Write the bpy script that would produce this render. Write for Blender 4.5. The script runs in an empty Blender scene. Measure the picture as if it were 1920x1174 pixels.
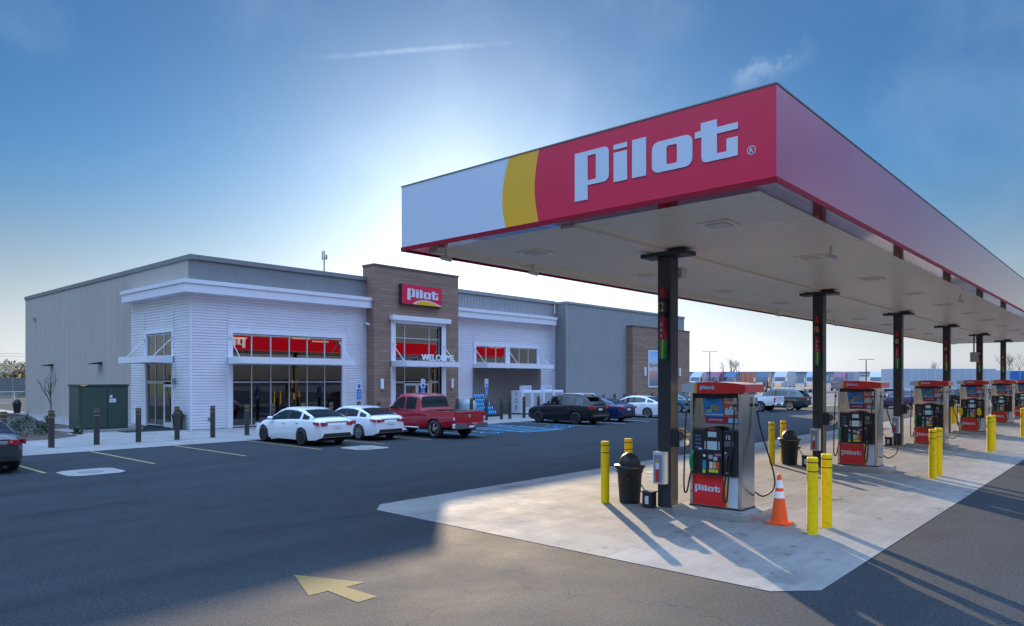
import bpy, bmesh, math, random
from math import sin, cos, pi, radians, sqrt, atan2, tan, hypot
from mathutils import Vector, Matrix, Euler
random.seed(7)
SC = bpy.context.scene
COL = SC.collection
# ------------------------------------------------------------------ camera
TH = 41.75
cd = bpy.data.cameras.new('camera'); cam = bpy.data.objects.new('camera', cd); COL.objects.link(cam)
cam.location = (0, 0, 2.6)
cam.rotation_euler = (radians(90), 0, radians(TH - 90))
cd.sensor_width = 36.0; cd.lens = 36.0 * 1339 / 1920
cd.shift_y = (710 - 587) / 1920.0
cd.clip_start = 0.1; cd.clip_end = 4000
SC.camera = cam
# ------------------------------------------------------------------ sky and sun
SUN_AZ = 45.6      # degrees from +X towards +Y
SUN_EL = 14.2
W = bpy.data.worlds.new('World'); SC.world = W; W.use_nodes = True
nt = W.node_tree; nt.nodes.clear()
sky = nt.nodes.new('ShaderNodeTexSky'); sky.sky_type = 'NISHITA'; sky.sun_disc = False
sky.sun_elevation = radians(SUN_EL); sky.sun_rotation = radians(90 - SUN_AZ)
sky.altitude = 0; sky.air_density = 1.0; sky.dust_density = 0.35; sky.ozone_density = 3.6
bg = nt.nodes.new('ShaderNodeBackground'); bg.inputs[1].default_value = 0.12
wo = nt.nodes.new('ShaderNodeOutputWorld')
# gain = a * lum^p + b / (lum^6 + 1): a little more contrast near the sun, dim side of the dome lifted as the photo's exposure does
def wm(op, a, b=None):
    x = nt.nodes.new('ShaderNodeMath'); x.operation = op
    for i, q in enumerate((a, b)):
        if q is None: continue
        if isinstance(q, (int, float)): x.inputs[i].default_value = q
        else: nt.links.new(q, x.inputs[i])
    return x.outputs[0]
def wv(op, a, b=None, sc=None):
    x = nt.nodes.new('ShaderNodeVectorMath'); x.operation = op
    for i, q in enumerate((a, b)):
        if q is None: continue
        if isinstance(q, tuple): x.inputs[i].default_value = q
        else: nt.links.new(q, x.inputs[i])
    if sc is not None: nt.links.new(sc, x.inputs['Scale'])
    return x.outputs[0]
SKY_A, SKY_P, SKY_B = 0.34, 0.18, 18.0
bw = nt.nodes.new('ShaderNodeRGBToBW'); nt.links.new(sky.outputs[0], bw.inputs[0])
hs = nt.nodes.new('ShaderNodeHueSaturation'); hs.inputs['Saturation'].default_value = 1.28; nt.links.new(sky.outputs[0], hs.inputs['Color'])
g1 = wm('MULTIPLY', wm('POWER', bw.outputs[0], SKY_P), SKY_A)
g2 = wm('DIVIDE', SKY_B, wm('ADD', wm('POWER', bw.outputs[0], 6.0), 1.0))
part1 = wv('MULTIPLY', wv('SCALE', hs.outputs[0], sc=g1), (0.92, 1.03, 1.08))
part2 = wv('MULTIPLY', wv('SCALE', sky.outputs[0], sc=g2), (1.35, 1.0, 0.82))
tcw = nt.nodes.new('ShaderNodeTexCoord'); spw = nt.nodes.new('ShaderNodeSeparateXYZ'); nt.links.new(tcw.outputs['Generated'], spw.inputs[0])
# pale haze towards the horizon
def wr(v, a, b, c, d):
    x = nt.nodes.new('ShaderNodeMapRange'); x.interpolation_type = 'SMOOTHSTEP'
    for i, q in zip((1, 2, 3, 4), (a, b, c, d)): x.inputs[i].default_value = q
    nt.links.new(v, x.inputs[0]); return x.outputs[0]
hz = wr(spw.outputs[2], 0.0, 0.30, 0.95, 0.0)
cmb = nt.nodes.new('ShaderNodeCombineXYZ'); b1 = nt.nodes.new('ShaderNodeRGBToBW'); nt.links.new(part1, b1.inputs[0])
for i, k in enumerate((0.94, 0.99, 1.06)): nt.links.new(wm('MULTIPLY', b1.outputs[0], k), cmb.inputs[i])
mxh = nt.nodes.new('ShaderNodeMix'); mxh.data_type = 'VECTOR'; nt.links.new(hz, mxh.inputs['Factor']); nt.links.new(part1, mxh.inputs['A']); nt.links.new(cmb.outputs[0], mxh.inputs['B'])
# thin contrails and a cirrus wisp: bands along great circles
def pdir(px, py):
    th = radians(TH); r = (px - 960) / 1339; u = (710 - py) / 1339
    return Vector((cos(th) + r * sin(th), sin(th) - r * cos(th), u)).normalized()
nz = nt.nodes.new('ShaderNodeTexNoise'); nz.inputs['Scale'].default_value = 26; nz.inputs['Detail'].default_value = 7; nz.inputs['Roughness'].default_value = 0.7; nt.links.new(tcw.outputs['Generated'], nz.inputs[0])
nz2 = nt.nodes.new('ShaderNodeTexNoise'); nz2.inputs['Scale'].default_value = 5; nz2.inputs['Detail'].default_value = 5; nt.links.new(tcw.outputs['Generated'], nz2.inputs[0])
def streak(p0, p1, w, amt, ragged=0.0):
    a, b = pdir(*p0), pdir(*p1); n = a.cross(b).normalized(); mid = (a + b).normalized(); tg = n.cross(mid).normalized(); half = abs((b - mid).dot(tg))
    def dot(v):
        x = nt.nodes.new('ShaderNodeVectorMath'); x.operation = 'DOT_PRODUCT'; nt.links.new(tcw.outputs['Generated'], x.inputs[0]); x.inputs[1].default_value = v; return x.outputs['Value']
    d = wm('ADD', dot(n), wm('MULTIPLY', wm('SUBTRACT', nz.outputs[0], 0.5), ragged))
    ac = wr(wm('ABSOLUTE', d), 0.0, w, 1.0, 0.0); al = wr(wm('ABSOLUTE', dot(tg)), half * 0.35, half, 1.0, 0.0)
    return wm('MULTIPLY', wm('MULTIPLY', wm('MULTIPLY', ac, al), wr(nz.outputs[0], 0.35, 0.62, 0.15, 1.0)), amt)
tot = wm('ADD', wm('ADD', streak((560, 112), (1000, 76), 0.0048, 0.75, 0.005), streak((1350, 175), (1540, 85), 0.02, 0.7, 0.06)), wm('ADD', streak((880, 536), (985, 506), 0.004, 1.2, 0.003), streak((700, 455), (1060, 560), 0.003, 0.4, 0.003)))
tot = wm('ADD', tot, wr(nz2.outputs[0], 0.5, 0.75, 0.0, 0.35))
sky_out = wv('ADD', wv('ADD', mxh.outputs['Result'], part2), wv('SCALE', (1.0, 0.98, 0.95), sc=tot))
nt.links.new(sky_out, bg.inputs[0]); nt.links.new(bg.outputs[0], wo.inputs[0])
sd = bpy.data.lights.new('sun', 'SUN'); so = bpy.data.objects.new('sun', sd); COL.objects.link(so)
sd.energy = 5.0; sd.angle = radians(0.5); sd.color = (1.0, 0.78, 0.52)
sv = Vector((cos(radians(SUN_AZ)) * cos(radians(SUN_EL)), sin(radians(SUN_AZ)) * cos(radians(SUN_EL)), sin(radians(SUN_EL))))
so.rotation_euler = sv.to_track_quat('Z', 'Y').to_euler(); so.location = sv * 100
SC.view_settings.view_transform = 'Standard'; SC.view_settings.look = 'None'
SC.view_settings.gamma = 1.0; SC.view_settings.exposure = 0.78
SC.cycles.max_bounces = 8; SC.cycles.transparent_max_bounces = 12

# ------------------------------------------------------------------ materials
MATS = {}
def mat(name, col, rough=0.5, metal=0.0, var=0.0, vs=3.0, bump=0.0, bs=40.0, spec=0.5, coat=0.0, emit=None, est=1.0, stretch=None, ior=None):
    if name in MATS: return MATS[name]
    m = bpy.data.materials.new(name); m.use_nodes = True; n = m.node_tree; b = n.nodes['Principled BSDF']
    b.inputs['Base Color'].default_value = (*col, 1); b.inputs['Roughness'].default_value = rough
    b.inputs['Metallic'].default_value = metal; b.inputs['Specular IOR Level'].default_value = spec
    b.inputs['Coat Weight'].default_value = coat
    if ior: b.inputs['IOR'].default_value = ior
    if coat: b.inputs['Coat Roughness'].default_value = 0.04; b.inputs['Coat IOR'].default_value = 2.7 if name == 'sign_red_gloss' else 1.5
    if emit: b.inputs['Emission Color'].default_value = (*emit, 1); b.inputs['Emission Strength'].default_value = est
    if var or bump:
        tc = n.nodes.new('ShaderNodeTexCoord'); mp = n.nodes.new('ShaderNodeMapping')
        n.links.new(tc.outputs['Object'], mp.inputs[0])
        if stretch: mp.inputs['Scale'].default_value = stretch
    if var:
        no = n.nodes.new('ShaderNodeTexNoise'); no.inputs['Scale'].default_value = vs; no.inputs['Detail'].default_value = 6; no.inputs['Roughness'].default_value = 0.6
        n.links.new(mp.outputs[0], no.inputs[0])
        mr = n.nodes.new('ShaderNodeMapRange'); mr.inputs[1].default_value = 0.25; mr.inputs[2].default_value = 0.75
        mr.inputs[3].default_value = 1 - var; mr.inputs[4].default_value = 1 + var
        n.links.new(no.outputs[0], mr.inputs[0])
        mx = n.nodes.new('ShaderNodeVectorMath'); mx.operation = 'SCALE'; mx.inputs[0].default_value = col
        n.links.new(mr.outputs[0], mx.inputs['Scale']); n.links.new(mx.outputs[0], b.inputs['Base Color'])
        r2 = n.nodes.new('ShaderNodeMapRange'); r2.inputs[3].default_value = max(0.02, rough - var * 0.4); r2.inputs[4].default_value = min(1, rough + var * 0.4)
        n.links.new(no.outputs[0], r2.inputs[0]); n.links.new(r2.outputs[0], b.inputs['Roughness'])
    if bump:
        nb = n.nodes.new('ShaderNodeTexNoise'); nb.inputs['Scale'].default_value = bs; nb.inputs['Detail'].default_value = 4
        n.links.new(mp.outputs[0], nb.inputs[0])
        bp = n.nodes.new('ShaderNodeBump'); bp.inputs['Strength'].default_value = bump; bp.inputs['Distance'].default_value = 0.01
        n.links.new(nb.outputs[0], bp.inputs['Height']); n.links.new(bp.outputs[0], b.inputs['Normal'])
    MATS[name] = m; return m

def asphalt_mat(name, base, tint=(1, 1.0, 1.02)):
    m = bpy.data.materials.new(name); m.use_nodes = True; n = m.node_tree; b = n.nodes['Principled BSDF']
    tc = n.nodes.new('ShaderNodeTexCoord')
    def noise(s, d, sc=None):
        x = n.nodes.new('ShaderNodeTexNoise'); x.inputs['Scale'].default_value = s; x.inputs['Detail'].default_value = d; x.inputs['Roughness'].default_value = 0.62
        if sc:
            mp = n.nodes.new('ShaderNodeMapping'); mp.inputs['Scale'].default_value = sc; mp.inputs['Rotation'].default_value = (0, 0, radians(4))
            n.links.new(tc.outputs['Object'], mp.inputs[0]); n.links.new(mp.outputs[0], x.inputs[0])
        else: n.links.new(tc.outputs['Object'], x.inputs[0])
        return x.outputs[0]
    def rng(s, a, c, lo=0.3, hi=0.7):
        r = n.nodes.new('ShaderNodeMapRange'); r.inputs[1].default_value = lo; r.inputs[2].default_value = hi; r.inputs[3].default_value = a; r.inputs[4].default_value = c
        n.links.new(s, r.inputs[0]); return r.outputs[0]
    def mul(a, c):
        x = n.nodes.new('ShaderNodeMath'); x.operation = 'MULTIPLY'; n.links.new(a, x.inputs[0]); n.links.new(c, x.inputs[1]); return x.outputs[0]
    big = rng(noise(0.12, 5), 0.9, 1.1); lane = rng(noise(0.9, 4, (0.08, 1.0, 1)), 0.9, 1.1)
    mid = rng(noise(1.6, 6), 0.88, 1.12); fine = rng(noise(75, 2), 0.5, 1.6)
    # tar-dark rubbed patches
    patch = rng(noise(0.35, 3, (0.5, 1.4, 1)), 1.0, 0.72, 0.6, 0.72)
    agg = rng(noise(22, 4), 0.72, 1.3, 0.35, 0.65)
    vo = n.nodes.new('ShaderNodeTexVoronoi'); vo.feature = 'DISTANCE_TO_EDGE'; vo.inputs['Scale'].default_value = 0.11
    wp = n.nodes.new('ShaderNodeTexNoise'); wp.inputs['Scale'].default_value = 0.9; wp.inputs['Detail'].default_value = 6; n.links.new(tc.outputs['Object'], wp.inputs[0])
    ws = n.nodes.new('ShaderNodeVectorMath'); ws.operation = 'MULTIPLY_ADD'; ws.inputs[1].default_value = (1.6, 1.6, 0); n.links.new(wp.outputs['Color'], ws.inputs[0]); n.links.new(tc.outputs['Object'], ws.inputs[2]); n.links.new(ws.outputs[0], vo.inputs['Vector'])
    crack = mul(rng(vo.outputs['Distance'], 0.55, 1.0, 0.0005, 0.0022), rng(noise(0.07, 2), 1, 1))
    oil = rng(noise(0.55, 2), 1.0, 0.62, 0.66, 0.76); tyre = rng(noise(0.6, 3, (0.03, 1.6, 1)), 1.0, 0.86, 0.55, 0.7)
    v = mul(mul(mul(mul(mul(mul(mul(mul(big, lane), mid), fine), patch), agg), crack), oil), tyre)
    mx = n.nodes.new('ShaderNodeVectorMath'); mx.operation = 'SCALE'; mx.inputs[0].default_value = tuple(base * t for t in tint)
    n.links.new(v, mx.inputs['Scale']); n.links.new(mx.outputs[0], b.inputs['Base Color'])
    n.links.new(rng(noise(0.8, 5), 0.78, 0.88), b.inputs['Roughness'])
    b.inputs['Specular IOR Level'].default_value = 0.14
    bp = n.nodes.new('ShaderNodeBump'); bp.inputs['Strength'].default_value = 0.7; bp.inputs['Distance'].default_value = 0.012
    n.links.new(noise(60, 3), bp.inputs['Height']); n.links.new(bp.outputs[0], b.inputs['Normal'])
    return m

def concrete_mat(name, base, jw, jh, ox=0.0, oy=0.0, stain=0.25, sp=0.35):
    m = bpy.data.materials.new(name); m.use_nodes = True; n = m.node_tree; b = n.nodes['Principled BSDF']
    tc = n.nodes.new('ShaderNodeTexCoord')
    def noise(s, d, sc=(1, 1, 1), r=0.6):
        x = n.nodes.new('ShaderNodeTexNoise'); x.inputs['Scale'].default_value = s; x.inputs['Detail'].default_value = d; x.inputs['Roughness'].default_value = r
        mp = n.nodes.new('ShaderNodeMapping'); mp.inputs['Scale'].default_value = sc
        n.links.new(tc.outputs['Object'], mp.inputs[0]); n.links.new(mp.outputs[0], x.inputs[0]); return x.outputs[0]
    def rng(s, a, c, lo=0.3, hi=0.7):
        r = n.nodes.new('ShaderNodeMapRange'); r.inputs[1].default_value = lo; r.inputs[2].default_value = hi; r.inputs[3].default_value = a; r.inputs[4].default_value = c
        n.links.new(s, r.inputs[0]); return r.outputs[0]
    def mul(a, c):
        x = n.nodes.new('ShaderNodeMath'); x.operation = 'MULTIPLY'; n.links.new(a, x.inputs[0]); n.links.new(c, x.inputs[1]); return x.outputs[0]
    br = n.nodes.new('ShaderNodeTexBrick'); br.offset = 0; br.squash = 1
    mp = n.nodes.new('ShaderNodeMapping'); mp.inputs['Location'].default_value = (ox, oy, 0)
    n.links.new(tc.outputs['Object'], mp.inputs[0]); n.links.new(mp.outputs[0], br.inputs[0])
    br.inputs['Scale'].default_value = 1; br.inputs['Mortar Size'].default_value = 0.008; br.inputs['Mortar Smooth'].default_value = 0.1
    br.inputs['Brick Width'].default_value = jw; br.inputs['Row Height'].default_value = jh
    br.inputs['Color1'].default_value = (1, 1, 1, 1); br.inputs['Color2'].default_value = (0.9, 0.9, 0.9, 1); br.inputs['Mortar'].default_value = (0.35, 0.33, 0.31, 1)
    v = mul(mul(rng(noise(0.5, 6), 1 - stain, 1 + stain * 0.7), rng(noise(2.2, 6, (0.25, 2.2, 1)), 0.86, 1.1)), rng(noise(60, 3), 0.88, 1.1))
    v = mul(v, rng(noise(0.9, 5, (1, 1, 1), 0.7), 1.0, 0.66, 0.55, 0.72))
    v = mul(v, rng(noise(3.1, 3, (1, 1, 1), 0.5), 1.0, 0.5, 0.63, 0.72))
    mx = n.nodes.new('ShaderNodeVectorMath'); mx.operation = 'SCALE'; n.links.new(v, mx.inputs['Scale'])
    m2 = n.nodes.new('ShaderNodeVectorMath'); m2.operation = 'MULTIPLY'; m2.inputs[1].default_value = (base, base * 0.965, base * 0.91)
    n.links.new(br.outputs[0], m2.inputs[0]); n.links.new(m2.outputs[0], mx.inputs[0]); n.links.new(mx.outputs[0], b.inputs['Base Color'])
    n.links.new(rng(noise(1.2, 5), 0.8, 0.92), b.inputs['Roughness']); b.inputs['Specular IOR Level'].default_value = sp
    bp = n.nodes.new('ShaderNodeBump'); bp.inputs['Strength'].default_value = 0.35; bp.inputs['Distance'].default_value = 0.006
    n.links.new(noise(45, 4, (0.4, 2, 1)), bp.inputs['Height']); n.links.new(bp.outputs[0], b.inputs['Normal'])
    return m

def plank_mat(name, c1, c2, ph=0.2, axis='z'):
    m = bpy.data.materials.new(name); m.use_nodes = True; n = m.node_tree; b = n.nodes['Principled BSDF']
    tc = n.nodes.new('ShaderNodeTexCoord'); sp = n.nodes.new('ShaderNodeSeparateXYZ'); n.links.new(tc.outputs['Object'], sp.inputs[0])
    ad = n.nodes.new('ShaderNodeMath'); ad.operation = 'ADD'; n.links.new(sp.outputs[0], ad.inputs[0]); n.links.new(sp.outputs[1], ad.inputs[1])
    cb = n.nodes.new('ShaderNodeCombineXYZ'); n.links.new(ad.outputs[0], cb.inputs[0]); n.links.new(sp.outputs[2], cb.inputs[1])
    br = n.nodes.new('ShaderNodeTexBrick'); br.offset = 0.37; br.offset_frequency = 3
    n.links.new(cb.outputs[0], br.inputs[0]); br.inputs['Scale'].default_value = 1
    br.inputs['Brick Width'].default_value = 2.4; br.inputs['Row Height'].default_value = ph; br.inputs['Mortar Size'].default_value = 0.006
    br.inputs['Color1'].default_value = (*c1, 1); br.inputs['Color2'].default_value = (*c2, 1); br.inputs['Mortar'].default_value = (c1[0] * .3, c1[1] * .3, c1[2] * .3, 1)
    no = n.nodes.new('ShaderNodeTexNoise'); no.inputs['Scale'].default_value = 1.0; no.inputs['Detail'].default_value = 8
    mp = n.nodes.new('ShaderNodeMapping'); mp.inputs['Scale'].default_value = (1.2, 22, 1); n.links.new(cb.outputs[0], mp.inputs[0]); n.links.new(mp.outputs[0], no.inputs[0])
    mr = n.nodes.new('ShaderNodeMapRange'); mr.inputs[1].default_value = .3; mr.inputs[2].default_value = .7; mr.inputs[3].default_value = .75; mr.inputs[4].default_value = 1.2; n.links.new(no.outputs[0], mr.inputs[0])
    sc = n.nodes.new('ShaderNodeVectorMath'); sc.operation = 'SCALE'; n.links.new(br.outputs[0], sc.inputs[0]); n.links.new(mr.outputs[0], sc.inputs['Scale'])
    n.links.new(sc.outputs[0], b.inputs['Base Color']); b.inputs['Roughness'].default_value = 0.65
    return m

def glass_mat(name, tint, refl, gt=(0.95, 0.97, 1.0), bl=0.35):
    m = bpy.data.materials.new(name); m.use_nodes = True; n = m.node_tree; n.nodes.clear()
    o = n.nodes.new('ShaderNodeOutputMaterial'); mx = n.nodes.new('ShaderNodeMixShader')
    g = n.nodes.new('ShaderNodeBsdfGlossy'); g.inputs['Roughness'].default_value = 0.01; g.inputs['Color'].default_value = (*gt, 1)
    t = n.nodes.new('ShaderNodeBsdfTransparent'); t.inputs['Color'].default_value = (*tint, 1)
    lw = n.nodes.new('ShaderNodeLayerWeight'); lw.inputs['Blend'].default_value = bl
    mr = n.nodes.new('ShaderNodeMapRange'); mr.inputs[3].default_value = refl; mr.inputs[4].default_value = 1.0
    n.links.new(lw.outputs['Fresnel'], mr.inputs[0]); n.links.new(mr.outputs[0], mx.inputs[0])
    n.links.new(t.outputs[0], mx.inputs[1]); n.links.new(g.outputs[0], mx.inputs[2]); n.links.new(mx.outputs[0], o.inputs[0])
    MATS[name] = m; return m

M_ASPH = asphalt_mat('asphalt', 0.034, (0.84, 1.0, 1.14))
M_CONC = concrete_mat('pad_concrete', 0.225, 4.43, 2.97, 0.4, 0.0)
M_WALK = concrete_mat('walk_concrete', 0.27, 1.55, 1.9, 0.2, 0.1, 0.15)
M_PLANK = plank_mat('brown_planks', (0.31, 0.185, 0.132), (0.24, 0.145, 0.103))
M_STOREGLASS = glass_mat('store_glass', (0.34, 0.38, 0.38), 0.22)
M_CARGLASS = glass_mat('car_glass', (0.10, 0.13, 0.14), 0.05, bl=0.22)
M_LOWGLASS = glass_mat('shop_front_glass', (0.30, 0.32, 0.32), 0.07)
WHITE = mat('white_paint', (0.78, 0.78, 0.77), 0.4, var=0.04)
M_CORR = mat('silver_corrugated', (0.80, 0.79, 0.84), 0.38, metal=0.25, var=0.05, vs=1.0)
M_TRIM = mat('pale_trim', (0.76, 0.75, 0.80), 0.4, metal=0.2, var=0.04, vs=2)
M_GREYPANEL = mat('grey_wall_panel', (0.40, 0.355, 0.31), 0.5, var=0.06, vs=0.5, stretch=(1, 1, 0.3))
M_DGREY = mat('dark_grey_panel', (0.20, 0.20, 0.20), 0.5, metal=0.1, var=0.06, vs=0.8)
M_RIB = mat('ribbed_grey_panel', (0.30, 0.30, 0.305), 0.5, metal=0.1, var=0.06, vs=0.6)
M_TAUPE = mat('taupe_ribbed_panel', (0.21, 0.18, 0.165), 0.55, var=0.06)
M_FRAME = mat('window_frame_metal', (0.60, 0.60, 0.62), 0.35, metal=0.5)
M_RED = mat('sign_red', (0.72, 0.012, 0.055), 0.3, var=0.03, vs=0.6, coat=0.2)
M_REDG = mat('sign_red_gloss', (0.62, 0.014, 0.06), 0.1, coat=1.0)
M_YEL = mat('sign_yellow', (0.86, 0.43, 0.015), 0.3, coat=0.15)
M_SIGNW = mat('sign_white', (0.62, 0.65, 0.72), 0.25, coat=0.3)
M_SOFFIT = mat('soffit_cream', (0.96, 0.86, 0.68), 0.35, var=0.04, vs=0.7)
M_COLUMN = mat('column_charcoal', (0.035, 0.036, 0.04), 0.38, var=0.15, vs=4)
M_STEEL = mat('stainless_steel', (0.68, 0.64, 0.58), 0.17, metal=1.0, var=0.12, vs=3, stretch=(6, 6, 0.6))
M_BLACK = mat('black_plastic', (0.018, 0.018, 0.02), 0.42, var=0.1)
M_RUBBER = mat('black_rubber', (0.015, 0.015, 0.016), 0.6)
M_BOLY = mat('bollard_yellow', (1.0, 0.62, 0.002), 0.5, spec=0.25, var=0.17, vs=11)
M_BAND = mat('bollard_band_red', (0.16, 0.02, 0.01), 0.4)
M_BOLD = mat('bollard_dark', (0.035, 0.032, 0.03), 0.45, var=0.1)
M_BANDY = mat('bollard_band_gold', (0.55, 0.34, 0.05), 0.3)
M_TIRE = mat('tyre_rubber', (0.022, 0.022, 0.023), 0.75)
M_RIM = mat('alloy_rim', (0.5, 0.5, 0.51), 0.3, metal=0.9)
M_RIMD = mat('dark_rim', (0.05, 0.05, 0.055), 0.35, metal=0.6)
M_UNDER = mat('underbody', (0.01, 0.01, 0.01), 0.8)
M_TAIL = mat('tail_lamp_red', (0.42, 0.01, 0.02), 0.12, coat=1.0)
M_CHROME = mat('chrome', (0.75, 0.75, 0.76), 0.1, metal=1.0)
M_LAMPG = mat('lamp_clear', (0.55, 0.57, 0.6), 0.1, coat=1.0)
M_PLATE = mat('plate_white', (0.6, 0.62, 0.66), 0.4)
M_PAINTY = mat('marking_yellow', (0.30, 0.23, 0.09), 0.6, var=0.22, vs=14, bump=0.4, bs=70)
M_ARROW = mat('arrow_paint', (0.15, 0.115, 0.045), 0.8, var=0.35, vs=9, bump=0.6, bs=60, spec=0.15)
M_PAINTB = mat('marking_blue', (0.06, 0.35, 0.58), 0.6, var=0.2, vs=14)
M_BLUE = mat('sign_blue', (0.02, 0.13, 0.45), 0.35)
M_GREEN = mat('nozzle_green', (0.01, 0.25, 0.10), 0.35)
M_SCREEN = mat('lcd_screen', (0.22, 0.32, 0.38), 0.1, emit=(0.35, 0.55, 0.7), est=0.12)
M_ORANGE = mat('poster_orange', (0.55, 0.09, 0.02), 0.4)
M_POSTB = mat('poster_blue', (0.02, 0.22, 0.55), 0.35)
M_CONE = mat('cone_orange', (0.85, 0.10, 0.01), 0.4, var=0.08)
M_REFL = mat('reflective_white', (0.8, 0.82, 0.86), 0.3)
M_TRANSF = mat('transformer_green', (0.028, 0.058, 0.045), 0.42, var=0.12, vs=2)
M_MULCH = mat('mulch_brown', (0.06, 0.04, 0.028), 0.9, var=0.5, vs=12, bump=1.0, bs=18)
M_GRASS = mat('grass_ground', (0.12, 0.13, 0.035), 0.9, var=0.4, vs=3, bump=1.0, bs=12)
M_BARK = mat('bark', (0.11, 0.085, 0.065), 0.85, var=0.3, vs=9)
M_LIGHTP = mat('lamp_panel', (0.7, 0.68, 0.6), 0.4)

# ------------------------------------------------------------------ mesh builder
class MB:
    def __init__(s, xf=None): s.v = []; s.f = []; s.m = []; s.sm = []; s.mats = []; s.xf = xf
    def mi(s, m):
        if m not in s.mats: s.mats.append(m)
        return s.mats.index(m)
    def add(s, vs, fs, m, smooth=False):
        o = len(s.v); s.v += [tuple(s.xf @ Vector(p)) if s.xf else tuple(p) for p in vs]; k = s.mi(m)
        for f in fs: s.f.append([o + i for i in f]); s.m.append(k); s.sm.append(smooth)
        return s
    def box(s, x0, x1, y0, y1, z0, z1, m):
        if x0 > x1: x0, x1 = x1, x0
        if y0 > y1: y0, y1 = y1, y0
        if z0 > z1: z0, z1 = z1, z0
        return s.add([(x0, y0, z0), (x1, y0, z0), (x1, y1, z0), (x0, y1, z0), (x0, y0, z1), (x1, y0, z1), (x1, y1, z1), (x0, y1, z1)],
              [(0, 3, 2, 1), (4, 5, 6, 7), (0, 1, 5, 4), (1, 2, 6, 5), (2, 3, 7, 6), (3, 0, 4, 7)], m)
    def poly(s, pts, m): return s.add(pts, [tuple(range(len(pts)))], m)
    def prism(s, pts, O, U, V, N, t, m, side=None):
        """polygon pts (u,v) on the plane O,U,V, extruded t along N (front face at +N)"""
        O, U, V, N = Vector(O), Vector(U), Vector(V), Vector(N)
        a = sum(pts[i][0] * pts[(i + 1) % len(pts)][1] - pts[(i + 1) % len(pts)][0] * pts[i][1] for i in range(len(pts)))
        if (U.cross(V).dot(N) > 0) != (a > 0): pts = pts[::-1]
        n = len(pts); b = [O + U * p[0] + V * p[1] for p in pts]; f = [p + N * t for p in b]
        s.add(b + f, [tuple(range(n, 2 * n)), tuple(range(n - 1, -1, -1))], m)
        s.add(b + f, [(i, (i + 1) % n, n + (i + 1) % n, n + i) for i in range(n)], side or m)
        return s
    def cyl(s, p0, p1, r0, m, r1=None, n=16, caps=True, smooth=True):
        p0, p1 = Vector(p0), Vector(p1); r1 = r0 if r1 is None else r1
        d = (p1 - p0).normalized(); a = d.orthogonal().normalized(); b = d.cross(a)
        vs = []
        for p, r in ((p0, r0), (p1, r1)):
            for i in range(n): t = 2 * pi * i / n; vs.append(p + a * cos(t) * r + b * sin(t) * r)
        s.add(vs, [(i, (i + 1) % n, n + (i + 1) % n, n + i) for i in range(n)], m, smooth)
        if caps: s.add(vs, [tuple(range(n - 1, -1, -1)), tuple(range(n, 2 * n))], m)
        return s
    def tube(s, pts, r, m, n=8, r_end=None):
        P = [Vector(p) for p in pts]; L = len(P); vs = []; a = None
        for i, p in enumerate(P):
            d = (P[min(i + 1, L - 1)] - P[max(i - 1, 0)]).normalized()
            if a is None: a = d.orthogonal().normalized()
            a = (a - d * a.dot(d)); a = a.normalized() if a.length > 1e-6 else d.orthogonal().normalized()
            b = d.cross(a); rr = r if r_end is None else r + (r_end - r) * i / (L - 1)
            for k in range(n): t = 2 * pi * k / n; vs.append(p + a * cos(t) * rr + b * sin(t) * rr)
        fs = [(i * n + k, i * n + (k + 1) % n, (i + 1) * n + (k + 1) % n, (i + 1) * n + k) for i in range(L - 1) for k in range(n)]
        s.add(vs, fs, m, True); s.add(vs, [tuple(range(n - 1, -1, -1)), tuple(range((L - 1) * n, L * n))], m)
        return s
    def lathe(s, prof, m, c=(0, 0, 0), n=24, smooth=True):
        vs = []; L = len(prof)
        for r, z in prof:
            for i in range(n): t = 2 * pi * i / n; vs.append((c[0] + r * cos(t), c[1] + r * sin(t), c[2] + z))
        fs = [(i * n + k, i * n + (k + 1) % n, (i + 1) * n + (k + 1) % n, (i + 1) * n + k) for i in range(L - 1) for k in range(n)]
        s.add(vs, fs, m, smooth); s.add(vs, [tuple(range(n - 1, -1, -1)), tuple(range((L - 1) * n, L * n))], m)
        return s
    def build(s, name, parent=None, loc=None, bevel=0.0):
        me = bpy.data.meshes.new(name); me.from_pydata(s.v, [], s.f)
        for m in s.mats: me.materials.append(m)
        me.polygons.foreach_set('material_index', s.m); me.polygons.foreach_set('use_smooth', s.sm); me.update()
        o = bpy.data.objects.new(name, me); COL.objects.link(o)
        if parent: o.parent = parent
        if loc: o.location = loc
        if bevel:
            b = o.modifiers.new('bevel', 'BEVEL'); b.width = bevel; b.segments = 2; b.limit_method = 'ANGLE'; b.angle_limit = radians(40); b.harden_normals = False
        return o

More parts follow.
